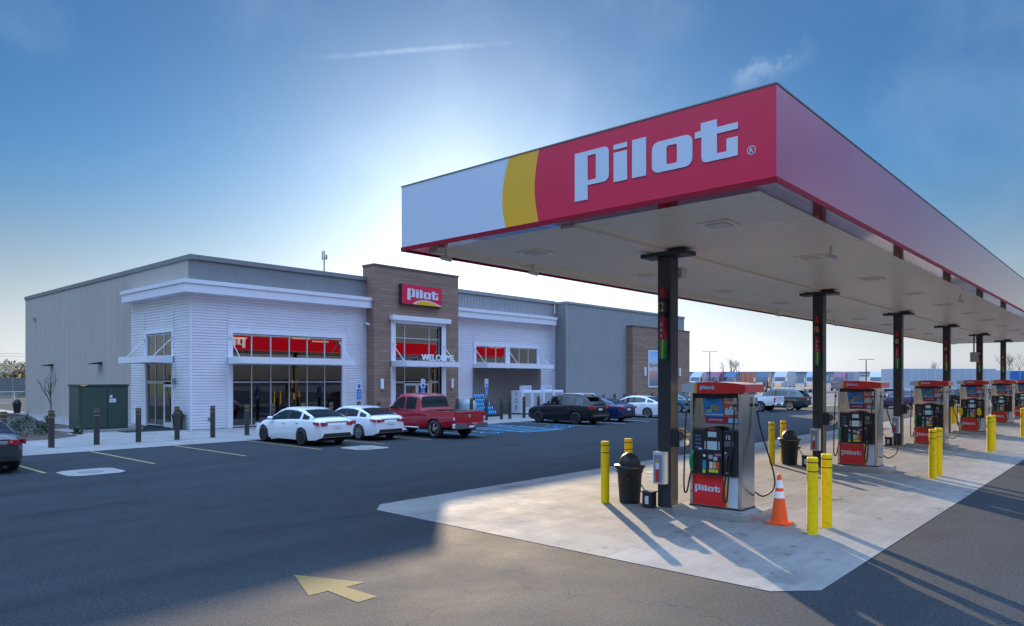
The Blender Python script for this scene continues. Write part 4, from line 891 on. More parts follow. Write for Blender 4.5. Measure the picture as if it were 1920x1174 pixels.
for x, lb in ((22.5, 'behind the second white car'), (26.9, 'before the store entrance'), (32.1, 'beside the blue bottle rack')):
    t = thing('parking_sign', (x, 30.8, 1.408), 'white and blue accessible parking sign ' + lb, 'sign', 'accessible parking signs')
    m = MB(); m.box(-.03, .03, .0, .04, 0, 1.2, M_FRAME); m.build('post', t)
    m = MB(); m.box(-.15, .15, -.03, -.01, .66, 1.16, M_SIGNW); p1 = m.build('white_plate', t); m = MB(); m.box(-.09, .09, -.034, -.031, .70, .90, M_BLUE); text_mb(m, 'RESERVED', (0, -.031, 1.05), (1, 0, 0), V_, (0, -1, 0), .04, M_BLUE, .004, bold=True, width=.24); text_mb(m, 'PARKING', (0, -.031, .97), (1, 0, 0), V_, (0, -1, 0), .04, M_BLUE, .004, bold=True, width=.22); m.build('emblem', p1)
    m = MB(); m.box(-.14, .14, -.03, -.01, .12, .63, M_BLUE); m.build('blue_plate', t)
    m = MB()
    for k in range(4): m.box(-.1, .1, -.034, -.031, .2 + k * .1, .225 + k * .1, M_SIGNW)
    m.build('lettering', t)
def make_can():
    t = thing('trash_can', (0, 0, 0), 'x', 'trash can')
    m = MB(); m.lathe([(.20, 0), (.215, .03), (.255, .62), (.275, .64), (.275, .70), (.30, .72), (.30, .74)], mat('can_dark', (.032, .030, .028), .45, var=.1), n=28); m.build('bin', t)
    m = MB(); m.lathe([(.275, .738), (.278, .752), (.27, .76)], M_REFL, n=28)
    m.lathe([(.325, .755), (.325, .785), (.22, .80)], M_BLACK, n=28); m.lathe([(.225 * cos(a * pi / 16), .80 + .25 * sin(a * pi / 16)) for a in range(8)] + [(.02, 1.05)], M_BLACK, n=28); m.build('dome_lid', t)
    m = MB(); m.box(-.33, -.29, -.06, .06, .5, .55, M_BLACK); m.box(.27, .30, -.06, .06, .5, .55, M_BLACK); m.build('handle', t)
    return t
can = make_can()
CANS = [((12.8, 8.12, .006), 'dark dome lid trash can by the nearest canopy column'), ((21.7, 8.12, .006), 'dark dome lid trash can by the second canopy column'), ((30.5, 8.12, .006), 'dark dome lid trash can by the third canopy column'), ((39.4, 8.12, .006), 'dark dome lid trash can by the fourth canopy column'),
        ((15.68, 36.62, .01), 'dark dome lid trash can at the store corner beside the side door'), ((15.3, 63.6, .01), 'dark dome lid trash can at the far end of the side wall')]
for i, (p, lb) in enumerate(CANS):
    o = can if i == 0 else copy_tree(can); o.location = p; o.rotation_euler.z = .4 + i; tag(o, lb, 'trash can', 'dome lid trash cans')
t = thing('traffic_cone', (12.72, 4.94, .008), 'orange traffic cone with two white reflective collars beside the nearest pump', 'cone')
m = MB(); m.prism([(x - .2, y - .2) for x, y in rrect(.4, .4, .05)], (0, 0, 0), (1, 0, 0), (0, 1, 0), V_, .035, M_CONE); m.build('base', t, bevel=.008)
cr = lambda z: .15 - (.15 - .032) * (z - .035) / .83
m = MB(); m.lathe([(cr(.035), .035), (cr(.85), .85), (.028, .875), (.012, .885)], M_CONE, n=28); b_ = m.build('cone', t)
for a, b in ((.46, .58), (.64, .78)): m = MB(); m.lathe([(cr(a) + .003, a), (cr(b) + .003, b)], M_REFL, n=28); m.build('collar', b_)

# ------------------------------------------------------------------ ice boxes, bottles, transformer
for i, (x, w, lb) in enumerate(((38.8, 2.25, 'white ice merchandiser with red ICE on its side, left of two'), (41.2, 2.5, 'white ice merchandiser right of its twin, against the recess'))):
    t = thing('ice_merchandiser', (x, 33.7, .01), lb, 'ice box', 'ice merchandisers')
    m = MB(); m.box(0, w, 0, 1.0, .08, 1.72, M_SIGNW); m.box(.05, w - .05, .05, .95, 0, .08, M_BLACK); m.build('cabinet', t, bevel=.02)
    for k in range(2):
        m = MB(); a = .08 + k * (w / 2 - .02); m.box(a, a + w / 2 - .14, -.05, -.001, .35, 1.64, M_SIGNW); d = m.build('door', t); m = MB(); m.box(a + .1, a + w / 2 - .24, -.056, -.051, .5, 1.55, mat('ice_panel', (.32, .31, .33), .4)); m.build('panel', d)
        m = MB(); m.tube([(a + w / 2 - .2, -.06, .8), (a + w / 2 - .2, -.1, .85), (a + w / 2 - .2, -.1, 1.1), (a + w / 2 - .2, -.06, 1.15)], .015, M_CHROME, 6); m.build('handle', d)
    m = MB(); m.box(.35, 1.15, .05, .5, 1.72, 2.08, M_SIGNW); text_mb(m, 'ICE', (.75, .05, 1.80), (1, 0, 0), V_, (0, -1, 0), .2, mat('ice_grey', (.15, .18, .3), .5), .006, bold=True, width=.55); m.build('header', t)
    m = MB()
    for k, ch in enumerate('ICE'): text_mb(m, ch, (-.0, .5, 1.30 - k * .47), (0, -1, 0), V_, N_, .32, mat('ice_red', (.30, .01, .03), .4), .006, bold=True)
    m.build('lettering', t)
t = thing('bottle_rack', (34.1, 33.4, .01), 'stepped black rack holding blue bottles by the recessed wall', 'rack')
m = MB()
for k in range(5): m.box(0, 2.1 - .2 * k, .1 * k + .0, .1 * k + .25, 0, .16 + .28 * k, M_BLACK)
m.build('steps', t)
M_JUG = mat('jug_blue', (.02, .30, .62), .15, coat=.5)
jug = thing('blue_bottle', (0, 0, 0), 'blue washer fluid bottle on the stepped rack', 'bottle', 'blue bottles on the rack')
m = MB(); m.lathe([(.075, 0), (.08, .15), (.05, .2), (.03, .22)], M_JUG, n=10); m.build('body', jug); m = MB(); m.lathe([(.032, .22), (.032, .25)], M_SIGNW, n=8); m.build('cap', jug)
fst = True
for k in range(5):
    for j in range(9 - k):
        o = jug if fst else copy_tree(jug); fst = False
        o.location = (34.2 + j * .2, 33.4 + .1 * k + .09, .175 + .28 * k)
t = thing('propane_tank', (33.2, 33.6, .01), 'grey rounded tank beside the blue bottle rack', 'tank')
m = MB(); m.lathe([(.5, .1), (.6, .2), (.62, .9), (.5, 1.15), (.2, 1.25)], mat('tank_grey', (.3, .36, .4), .35), n=24); m.build('body', t); m = MB(); m.cyl((-.8, 0, 0), (-.8, 0, 1.2), .05, M_BLUE, n=10); m.build('pipe', t)

t = thing('transformer', (11.8, 38.62, .1), 'dark green transformer cabinet on a concrete pad left of the store', 'transformer')
m = MB(); m.box(0, 2.25, 0, 1.4, 0, 2.12, M_TRANSF); m.build('body', t, bevel=.02)
m = MB(); m.box(-.04, 2.29, -.04, 1.44, 2.12, 2.22, M_TRANSF); m.build('lid', t, bevel=.015)
for a, b in ((.12, 1.27), (1.3, 2.15)): m = MB(); m.box(a, b, -.03, -.001, .06, 2.02, M_TRANSF); m.build('door', t, bevel=.008)
m = MB(); m.box(1.36, 1.50, -.04, -.031, 1.65, 1.95, mat('label_dark', (.05, .06, .08), .5)); m.box(1.38, 1.50, -.042, -.031, 1.55, 1.68, M_PLATE); m.box(1.36, 1.66, -.042, -.031, 1.32, 1.5, M_PLATE); text_mb(m, 'WARNING', (1.51, -.043, 1.39), (1, 0, 0), V_, (0, -1, 0), .04, mat('label_ink', (.1, .02, .02), .5), .002, bold=True, width=.2); m.build('warning_label', t)
m = MB(); m.prism([(0, 0), (.36, 0), (.30, -.05), (.2, -.05), (.18, -.12), (.15, -.05), (.05, -.05)], (.03, -.042, 2.2), (1, 0, 0), V_, (0, -1, 0), .003, M_YEL); m.build('tag', t)
m = MB(); m.prism([(p[0], p[1]) for p in rrect(3.6, 2.5, .5)], (11.1, 37.95, .0), (1, 0, 0), (0, 1, 0), V_, .1, M_WALK); tag(m.build('transformer_pad'), 'round cornered concrete pad under the green transformer', 'pad')

# ------------------------------------------------------------------ vehicles
def interp(keys, y):
    if y <= keys[0][0]: return keys[0][1]
    for (a, va), (b, vb) in zip(keys, keys[1:]):
        if y <= b:
            t = (y - a) / (b - a); t = t * t * (3 - 2 * t) * .35 + t * .65; return va + (vb - va) * t
    return keys[-1][1]
def loft(mb_of, secs, half, closed_ends=None):
    """secs: list over y of list of (x,z) half-section points; mb_of(i,k)-> (MB,mat) or None per quad"""
    n = len(secs); K = len(secs[0][1])
    for sgn in (1, -1):
        for i in range(n - 1):
            for k in range(K - 1):
                r = mb_of(i, k, sgn)
                if r is None: continue
                (ya, A), (yb_, B) = secs[i], secs[i + 1]
                q = [(sgn * A[k][0], ya, A[k][1]), (sgn * B[k][0], yb_, B[k][1]), (sgn * B[k + 1][0], yb_, B[k + 1][1]), (sgn * A[k + 1][0], ya, A[k + 1][1])]
                r[0].add(q if sgn > 0 else q[::-1], [(0, 1, 2, 3)], r[1], True)
def weld(o, ang=32):
    bm = bmesh.new(); bm.from_mesh(o.data); bmesh.ops.remove_doubles(bm, verts=bm.verts, dist=1e-4)
    bmesh.ops.dissolve_degenerate(bm, edges=bm.edges, dist=1e-5)
    for e in bm.edges:
        if len(e.link_faces) == 2 and e.calc_face_angle(0) > radians(ang): e.smooth = False
    bm.to_mesh(o.data); bm.free(); return o
def wheel(t, x, y, r, w, rim, spokes=5, sgn=1):
    m = MB(); prof = [(r * .68, -w / 2), (r * .93, -w / 2), (r, -w * .32), (r, w * .32), (r * .93, w / 2), (r * .68, w / 2)]
    n = 26; vs = []
    for rr, xx in prof:
        for i in range(n): a = 2 * pi * i / n; vs.append((x + xx, y + rr * cos(a), r + rr * sin(a)))
    m.add(vs, [(i * n + k, (i + 1) * n + k, (i + 1) * n + (k + 1) % n, i * n + (k + 1) % n) for i in range(len(prof) - 1) for k in range(n)], M_TIRE, True)
    m.cyl((x - w * .3, y, r), (x + w * .3, y, r), r * .69, M_UNDER, n=n); wo_ = m.build('wheel', t)
    m = MB(); xo = x + sgn * w * .44
    N = (sgn, 0, 0)
    ring = 26
    for k in range(ring):
        a0, a1 = 2 * pi * k / ring, 2 * pi * (k + 1) / ring
        P = lambda a, rr, xx: (xx, y + rr * cos(a), r + rr * sin(a))
        q = [P(a0, r * .60, xo), P(a1, r * .60, xo), P(a1, r * .70, xo + sgn * .008), P(a0, r * .70, xo + sgn * .008)]
        m.add(q if sgn < 0 else q[::-1], [(0, 1, 2, 3)], rim)
    for k in range(spokes):
        a = 2 * pi * k / spokes + .3; ca, sa = cos(a), sin(a)
        w0, w1 = .05 * r / .33, .035 * r / .33
        pts = [(-w0, 0), (w0, 0), (w1, r * .62), (-w1, r * .62)]
        m.prism([(p[0] * -sa + p[1] * ca, p[0] * ca + p[1] * sa) for p in pts], (xo - sgn * .02, y, r), (0, 1, 0), (0, 0, 1), N, .02, rim)
    m.cyl((xo - sgn * .03, y, r), (xo + sgn * .008, y, r), r * .16, rim, n=12); m.build('rim', wo_)

def vehicle(name, label, cat, loc, paint, kind, rim=M_RIM, spokes=5, rz=0.0, scale=1.0, tail='sedan', roofrack=False, group=None, wrapglass=None, plate=True):
    t = thing(name, loc, label, cat, group, rz); t.scale = (scale,) * 3
    S = {
     'sedan': dict(L=4.85, W=1.86, ra=-1.33, fa=1.50, wr=.335,
        bot=[(-2.42, .34), (-2.2, .25), (-1.8, .22), (1.9, .2), (2.3, .2), (2.42, .28)],
        top=[(-2.425, .80), (-2.38, 1.0), (-2.30, 1.075), (-2.0, 1.10), (-1.5, 1.07), (.8, .96), (1.15, .98), (1.75, .90), (2.15, .79), (2.36, .66), (2.42, .52)],
        belt=[(-2.425, .78), (-2.36, .93), (-2.2, 1.0), (-1.2, 1.0), (.9, .90), (1.7, .80), (2.2, .68), (2.42, .5)],
        roof=[(-2.02, 1.08), (-1.55, 1.24), (-1.15, 1.37), (-.7, 1.445), (-.25, 1.47), (.15, 1.455), (.5, 1.37), (.9, 1.17), (1.28, .96)],
        rr=(-1.95, -1.10), ws=(.42, 1.2), pil=[(-.28, -.16), (-1.24, -1.12)], sidee=(-1.72, 1.0)),
     'suv': dict(L=4.75, W=1.88, ra=-1.30, fa=1.42, wr=.36,
        bot=[(-2.36, .42), (-2.1, .32), (-1.7, .28), (1.8, .26), (2.2, .27), (2.36, .34)],
        top=[(-2.37, .98), (-2.33, 1.08), (-2.2, 1.10), (.8, 1.05), (1.1, 1.12), (1.7, 1.05), (2.1, .94), (2.3, .80), (2.37, .62)],
        belt=[(-2.37, .95), (-2.3, 1.10), (-1.2, 1.12), (.9, 1.02), (1.7, .95), (2.2, .82), (2.37, .6)],
        roof=[(-2.30, 1.12), (-2.14, 1.32), (-1.92, 1.50), (-1.72, 1.57), (-1.1, 1.645), (-.3, 1.68), (.15, 1.65), (.5, 1.55), (1.15, 1.10)],
        rr=(-2.28, -1.93), ws=(.42, 1.1), pil=[(-.18, -.06), (-1.22, -1.08), (-2.1, -1.72)], sidee=(-1.8, .95)),
    }[kind]
    W2 = S['W'] / 2; L2 = S['L'] / 2; ra, fa, wr = S['ra'], S['fa'], S['wr']; ar = wr + .05
    def hw(y):
        u = abs(y) / L2; return W2 * (1 - .10 * u ** 3 - .13 * max(0, (u - .86) / .14) ** 2.2)
    ys = []; y = -L2
    while y < L2 + 1e-6: ys.append(y); y += S['L'] / 96
    for a in (ra, fa):
        ys += [a - ar, a + ar, a - ar * .97, a + ar * .97]
    ys = sorted(set(round(q, 4) for q in ys))
    secs = []
    for y in ys:
        w = hw(y); zb = interp(S['bot'], y); zs = interp(S['belt'], y); zt = max(zs, interp(S['top'], y))
        z0 = zb
        for a in (ra, fa):
            if abs(y - a) < ar: z0 = max(z0, wr + sqrt(ar * ar - (y - a) ** 2))
        z0 = min(z0, zs - .06)
        mid = zb + (zs - zb) * .55
        secs.append((y, [(w * .955, z0), (w * .985, max(z0, zb + (zs - zb) * .22)), (w, max(z0, mid)), (w * .992, max(z0, zb + (zs - zb) * .72)), (w * .965, max(z0, zs - .075)), (w * .95, max(z0, zs - .03)), (w * .91, zs), (w * .80, zs + (zt - zs) * .75), (w * .5, zt), (0, zt + .012)]))
    bd = MB(); loft(lambda i, k, s: (bd, paint), secs, True)
    # end caps
    for idx, rev in ((0, False), (-1, True)):
        y, P = secs[idx]; ring = [(p[0], y, p[1]) for p in P] + [(-p[0], y, p[1]) for p in P[::-1]][1:]
        bd.add(ring[::-1] if rev else ring, [tuple(range(len(ring)))], paint)
    weld(bd.build('body', t))
    m = MB(); m.box(-W2 + .2, W2 - .2, -L2 + .25, L2 - .25, .2, .62, M_UNDER); m.box(-W2 + .07, W2 - .07, ra + ar + .05, fa - ar - .05, .19, .3, M_UNDER)
    for a in (ra, fa): m.box(-W2 + .22, W2 - .22, a - ar, a + ar, .3, .8, M_UNDER)
    m.build('underbody', t)
    # greenhouse
    R = S['roof']; gy = [q for q in ys if R[0][0] <= q <= R[-1][0]]; gs = []
    for y in gy:
        w = hw(y); zs = max(interp(S['belt'], y), 0) - .005; zt = max(zs, interp(S['top'], y)); zr = max(interp(R, y), zt + .001)
        hgt = zr - zs; rw = w * (.905 - .21 * min(1, hgt / .5)); bw = w * .905
        L_ = lambda f: (bw + (rw - bw) * f, zs + (zr - .05 * min(1, hgt / .3) - zs) * f)
        gs.append((y, [L_(0), L_(.08), L_(.86), L_(1.0), (rw * .90, zr - .012), (rw * .6, zr), (0, zr + .012)]))
    glassS = {'windshield': MB(), 'rear_window': MB()}; roofm = MB(); sw_ = {}
    def pick(i, k, s):
        ym = (gs[i][0] + gs[i + 1][0]) / 2
        if k == 1 and S['sidee'][0] < ym < S['sidee'][1]:
            for j, (a, b) in enumerate(S['pil']):
                if a < ym < b: return (roofm, M_BLACK if j == 0 else paint)
            j = sum(1 for a, b in S['pil'] if ym < a)
            return (sw_.setdefault((j, s), MB()), M_CARGLASS)
        if k >= 4 or (k == 3 and False):
            if S['ws'][0] < ym < S['ws'][1]: return (glassS['windshield'], M_CARGLASS)
            if S['rr'][0] < ym < S['rr'][1]: return (glassS['rear_window'], M_CARGLASS)
        return (roofm, paint)
    loft(pick, gs, True)
    weld(roofm.build('roof', t), 50)
    for nm, q in glassS.items(): weld(q.build(nm, t))
    for q in sw_.values(): weld(q.build('side_window', t), 60)
    m = MB(); m.box(-W2 + .25, W2 - .25, -1.2, .75, .6, 1.0, M_BLACK)
    for x in (-.4, .4): m.box(x - .24, x + .24, -.35, -.18, .9, 1.22, M_BLACK); m.box(x - .24, x + .24, -1.15, -1.0, .9, 1.18, M_BLACK)
    m.build('seats', t)
    for x in (-1, 1):
        for a in (ra, fa): wheel(t, x * (W2 - .115), a, wr, .22, rim, spokes, x)
        m = MB(); m.lathe([(.02, -.07), (.10, -.06), (.11, 0), (.09, .06), (.02, .07)], paint, (x * (W2 + .06), .83, interp(S['belt'], .8) + .1), 12); m.build('mirror', t)
        for a in (-.05, -1.0):
            m = MB(); zz = interp(S['belt'], a) - .12; m.box(x * (W2 * .985) - .02, x * (W2 * .985) + .02, a - .1, a + .08, zz, zz + .03, paint); m.build('door_handle', t)
    # rear details
    yr = -L2
    zc = interp(S['top'], -L2 + .1)
    if kind == 'sedan':
        for x in (-1, 1):
            m = MB(); w = hw(yr + .02)
            if tail == 'slim': pts = [(.35, .84), (w - .02, .80), (w - .0, .93), (.35, .90)]
            else: pts = [(.42, .82), (w - .08, .78), (w - .01, .84), (w - .02, .93), (.46, .92)]
            m.prism([(x * a, b) for a, b in pts], (0, yr + .10, 0), (1, 0, 0), V_, (0, -1, 0), .125, M_TAIL)
            ys_ = yr + .02; m.prism([(0, .80), (.30, .86), (.36, .93), (0, .94)], (x * (hw(yr + .3) - .055), yr + .0, 0), (0, 1, 0), V_, (x, 0, 0), .06, M_TAIL)
            tl = m.build('tail_lamp', t)
            m = MB(); m.box(min(x * .5, x * (w - .2)), max(x * .5, x * (w - .2)), yr - .03, yr - .02, .855, .885, M_LAMPG); m.build('lens', tl)
        m = MB(); m.prism([(-W2 * .72, .36), (W2 * .72, .36), (W2 * .62, .50), (-W2 * .62, .50)], (0, yr + .02, 0), (1, 0, 0), V_, (0, -1, 0), .05, M_BLACK)
        m.build('rear_bumper_insert', t)
        if plate: m = MB(); m.box(-.16, .16, yr - .02, yr + .02, .70, .82, M_PLATE); m.build('license_plate', t)
        m = MB(); m.box(-.5, .5, yr - .012, yr + .03, .935, .955, M_CHROME); m.build('trunk_trim', t)
    else:
        for x in (-1, 1):
            m = MB(); w = hw(yr + .02)
            m.prism([(x * .48, .92), (x * w, .90), (x * (w - .01), 1.06), (x * .48, 1.03)], (0, yr + .10, 0), (1, 0, 0), V_, (0, -1, 0), .125, M_TAIL)
            m.prism([(0, .92), (.25, .96), (.32, 1.05), (0, 1.07)], (x * (hw(yr + .3) - .055), yr + .0, 0), (0, 1, 0), V_, (x, 0, 0), .06, M_TAIL); m.build('tail_lamp', t)
        m = MB(); m.box(-W2 * .8, W2 * .8, yr - .04, yr + .1, .42, .62, M_BLACK); m.box(-W2 * .78, W2 * .78, yr - .045, yr - .03, .50, .53, M_CHROME); m.build('rear_bumper', t, bevel=.03)
        if plate: m = MB(); m.box(-.16, .16, yr - .02, yr + .03, .80, .92, M_PLATE); m.build('license_plate', t)
        m = MB(); m.box(-.56, .56, -2.16, -1.80, 1.545, 1.575, paint); m.build('spoiler', t, bevel=.012)
    if roofrack:
        for x in (-.56, .56): m = MB(); m.tube([(x, -1.6, 1.66), (x, -1.5, 1.73), (x, .1, 1.74), (x, .25, 1.67)], .018, M_CHROME, 6); m.build('roof_rail', t)
    # front lamps
    for x in (-1, 1):
        m = MB(); w = hw(L2 - .05); z = .66 if kind == 'sedan' else .82
        m.prism([(x * .5, z - .06), (x * w, z - .03), (x * w, z + .09), (x * .55, z + .04)], (0, L2 - .22, 0), (1, 0, 0), V_, (0, 1, 0), .215, M_LAMPG); m.build('headlight', t)
    m = MB(); m.box(-.5, .5, L2 - .03, L2 + .02, .38, .56, M_BLACK); m.build('grille', t)
    return t

def pickup(label, loc, paint, rz=0, scale=1.0, marks=True):
    t = thing('pickup_truck', loc, label, 'pickup truck', None, rz); t.scale = (scale,) * 3
    W2, L2, ra, fa, wr = 1.0, 2.9, -1.72, 1.95, .40; ar = wr + .06
    ys = sorted(set([round(-L2 + i * .06, 3) for i in range(98)] + [a + s * ar * q for a in (ra, fa) for s in (-1, 1) for q in (1, .97)]))
    ys = [y for y in ys if y <= L2]
    bot = [(-2.9, .62), (-2.6, .5), (-.6, .42), (2.4, .42), (2.9, .5)]
    belt = [(-2.9, 1.18), (-.75, 1.18), (.9, 1.12), (1.4, 1.10), (2.5, 1.05), (2.8, .95), (2.9, .8)]
    top = [(-2.9, 1.2), (1.2, 1.2), (1.35, 1.28), (2.3, 1.22), (2.7, 1.12), (2.9, .85)]
    def hw(y): u = abs(y) / L2; return W2 * (1 - .05 * u ** 4 - (.12 if y > 0 else .0) * max(0, (u - .85) / .15) ** 2 - (.03 if y < 0 else 0) * max(0, (u - .95) / .05) ** 2)
    secs = []
    for y in ys:
        w = hw(y); zb = interp(bot, y); zs = interp(belt, y); zt = interp(top, y); z0 = zb
        for a in (ra, fa):
            if abs(y - a) < ar: z0 = max(z0, wr + sqrt(ar * ar - (y - a) ** 2))
        fl = .03 * max(0, 1 - abs(y - ra) / .7) + .03 * max(0, 1 - abs(y - fa) / .7)
        inner = 1.19 if y < -.72 else zt
        secs.append((y, [(w * .96 + fl, z0), (w * .985 + fl, max(z0, zb + .15)), (w + fl, max(z0, .85)), (w * .985 + fl * .3, max(z0, zs - .2)), (w * .975, zs - .04), (w * .965, zs), (w * .90, zs + .012), (w * .89, zs + .0 if y < -.72 else zs + (zt - zs) * .8), (w * .5, (.62 if -2.82 < y < -.72 else (zs if y < 0 else zt))), (0, (.62 if -2.82 < y < -.72 else (zs if y < 0 else zt)))]))
    bd = MB(); loft(lambda i, k, s: (bd, paint if not (k >= 7 and -2.83 < secs[i][0] < -.75) else M_BLACK), secs, True)
    for idx, rev in ((0, False), (-1, True)):
        y, P = secs[idx]; ring = [(p[0], y, p[1]) for p in P] + [(-p[0], y, p[1]) for p in P[::-1]][1:]
        bd.add(ring[::-1] if rev else ring, [tuple(range(len(ring)))], paint)
    weld(bd.build('body', t))
    # cab
    R = [(-.78, 1.18), (-.74, 1.30), (-.62, 1.80), (-.5, 1.88), (0, 1.93), (.6, 1.92), (.85, 1.86), (1.5, 1.22)]
    gy = sorted(set([-.78, -.76, -.74, -.71, -.68, -.65, -.62, -.58, -.54, -.5] + [round(-.45 + .05 * i, 3) for i in range(40)])); gy = [y for y in gy if y <= 1.5]; gs = []
    for y in gy:
        w = hw(y); zs = 1.17; zr = max(interp(R, y), zs + .002); hgt = zr - zs; bw = w * .93; rw = w * (.93 - .17 * min(1, hgt / .7))
        L_ = lambda f: (bw + (rw - bw) * f, zs + (zr - .05 * min(1, hgt / .3) - zs) * f)
        gs.append((y, [L_(0), L_(.08), L_(.84), L_(1), (rw * .93, zr - .01), (rw * .55, zr), (0, zr + .01)]))
    rf = MB(); G = {}
    def pick(i, k, s):
        ym = (gs[i][0] + gs[i + 1][0]) / 2
        if k == 1 and -.42 < ym < 1.25 and not (.28 < ym < .4): return (G.setdefault(('side_window', ym > .3, s), MB()), M_CARGLASS)
        if k >= 4 and .86 < ym < 1.45: return (G.setdefault('windshield', MB()), M_CARGLASS)
        if k >= 4 and -.745 < ym < -.60: return (G.setdefault('rear_window', MB()), M_CARGLASS)
        return (rf, paint)
    loft(pick, gs, True); weld(rf.build('cab_roof', t), 50)
    for k, q in G.items(): weld(q.build(k if isinstance(k, str) else k[0], t), 60)
    m = MB(); m.box(-.7, .7, -.3, 1.0, .7, 1.1, M_BLACK)
    for x in (-.4, .4): m.box(x - .25, x + .25, .1, .28, 1.1, 1.55, M_BLACK)
    m.build('seats', t)
    m = MB(); m.box(-.75, .75, -2.6, 2.6, .35, .6, M_UNDER)
    for a in (ra, fa): m.box(-.72, .72, a - ar, a + ar, .4, .9, M_UNDER)
    m.build('underbody', t)
    for x in (-1, 1):
        for a in (ra, fa): wheel(t, x * .87, a, wr, .27, M_CHROME, 5, x)
        m = MB(); m.box(x * 1.0 - .02 if x > 0 else -1.2, x * 1.2 if x > 0 else -.98, 1.0, 1.12, 1.15, 1.38, M_CHROME if marks else M_BLACK); m.build('mirror', t, bevel=.03)
        m = MB(); m.tube([(x * 1.0, -.75, .42), (x * 1.0, 1.35, .42)], .045, M_CHROME, 8); m.build('side_step', t)
        m = MB(); m.box(min(x * .87, x * .985), max(x * .87, x * .985), -2.93, -2.84, .78, 1.12, M_TAIL); tl = m.build('tail_lamp', t)
        m = MB(); m.box(min(x * .88, x * .975), max(x * .88, x * .975), -2.936, -2.931, .82, .95, M_LAMPG); m.build('reverse_lens', tl)
        for a in (-.3, .55): m = MB(); m.box(x * .985 - .02, x * .985 + .025, a, a + .16, 1.03, 1.06, paint); m.build('door_handle', t)
        m = MB(); m.box(min(x * .55, x * .93), max(x * .55, x * .93), 2.72, 2.9, .85, 1.02, M_LAMPG); m.build('headlight', t)
    m = MB(); m.box(-.85, .85, -2.925, -2.90, .62, 1.17, paint); tg = m.build('tailgate', t, bevel=.02)
    m = MB(); m.box(-.14, .14, -2.94, -2.926, 1.06, 1.10, M_BLACK)
    if marks: m.prism([(-.07, .03), (-.1, .1), (-.05, .13), (0, .12), (.05, .13), (.1, .1), (.07, .03), (0, -.05)], (0, -2.925, .93), (1, 0, 0), V_, (0, -1, 0), .012, M_CHROME)
    m.build('handle', tg)
    m = MB()
    m.prism([(-1.0, .0), (-.98, .2), (-.32, .2), (-.26, .12), (.26, .12), (.32, .2), (.98, .2), (1.0, 0), (.9, -.02), (-.9, -.02)], (0, -2.9, .47), (1, 0, 0), V_, (0, -1, 0), .17, M_CHROME); m.build('rear_bumper', t, bevel=.02)
    m = MB(); m.box(-.15, .15, -3.08, -3.071, .48, .58, M_PLATE); m.build('license_plate', t)
    m = MB(); m.box(-.6, .6, 2.88, 2.93, .55, .95, M_CHROME); m.build('grille', t)
    return t
PW = mat('car_white', (.72, .73, .74), .25, coat=1.0); PW2 = mat('car_pearl_white', (.70, .72, .76), .25, coat=1.0)
PR_ = mat('car_red', (.34, .006, .02), .25, metal=.1, coat=1.0); PK = mat('car_black', (.006, .007, .010), .3, spec=.3, coat=.45)
PB = mat('car_navy', (.012, .03, .10), .22, metal=.3, coat=1.0); PT = mat('car_teal', (.06, .16, .24), .3, metal=.3, coat=1.0); PG = mat('car_dark_green', (.02, .045, .05), .25, metal=.2, coat=1.0)
PGY = mat('car_dark_grey', (.05, .055, .06), .25, metal=.4, coat=1.0); PP = mat('car_purple_grey', (.10, .07, .13), .25, metal=.3, coat=1.0)
vehicle('sedan', 'white sedan with dark steel wheels, leftmost of the two white cars by the window', 'car', (16.1, 25.85, .0), PW, 'sedan', M_RIMD, 7)
vehicle('sedan', 'white compact sedan with alloy wheels between white sedan and red pickup', 'car', (19.05, 26.2, .0), PW2, 'sedan', M_RIM, 8, scale=.97, tail='slim')
pickup('red pickup truck with chrome bumper before the store entrance', (21.95, 25.0, 0), PR_)
vehicle('suv', 'black suv with roof rails parked by the ice boxes', 'car', (33.4, 25.5, 0), PK, 'suv', M_RIMD, 6, roofrack=True)
vehicle('sedan', 'dark blue sedan mostly hidden behind the black suv', 'car', (36.6, 25.7, 0), PB, 'sedan', M_RIM, 7, tail='slim')
vehicle('sedan', 'white sedan beside the brown wing, partly behind the nearest column', 'car', (41.9, 26.0, 0), PW2, 'sedan', M_RIM, 10)
vehicle('sedan', 'grey blue car seen between nearest column and pump', 'car', (50.3, 28.3, 0), PT, 'sedan', M_RIM, 10)
vehicle('sedan', 'dark grey sedan cut by the left picture edge', 'car', (4.92, 25.6, 0), PGY, 'sedan', M_RIM, 8)
pickup('white pickup truck beyond the nearest pump, half hidden by it', (55.9, 24.6, 0), PW, marks=False)
vehicle('suv', 'dark green suv beside the white pickup beyond the pumps', 'car', (59.6, 23.3, 0), PG, 'suv', M_RIM, 8, roofrack=True, scale=1.05)
vehicle('minivan', 'dark purple grey car between third column and third pump', 'car', (69.3, 16.2, 0), PP, 'suv', M_RIM, 8)
vehicle('sedan', 'dark car in the far lot between third and fourth pumps', 'car', (78.5, 15.4, 0), PK, 'suv', M_RIM, 8)

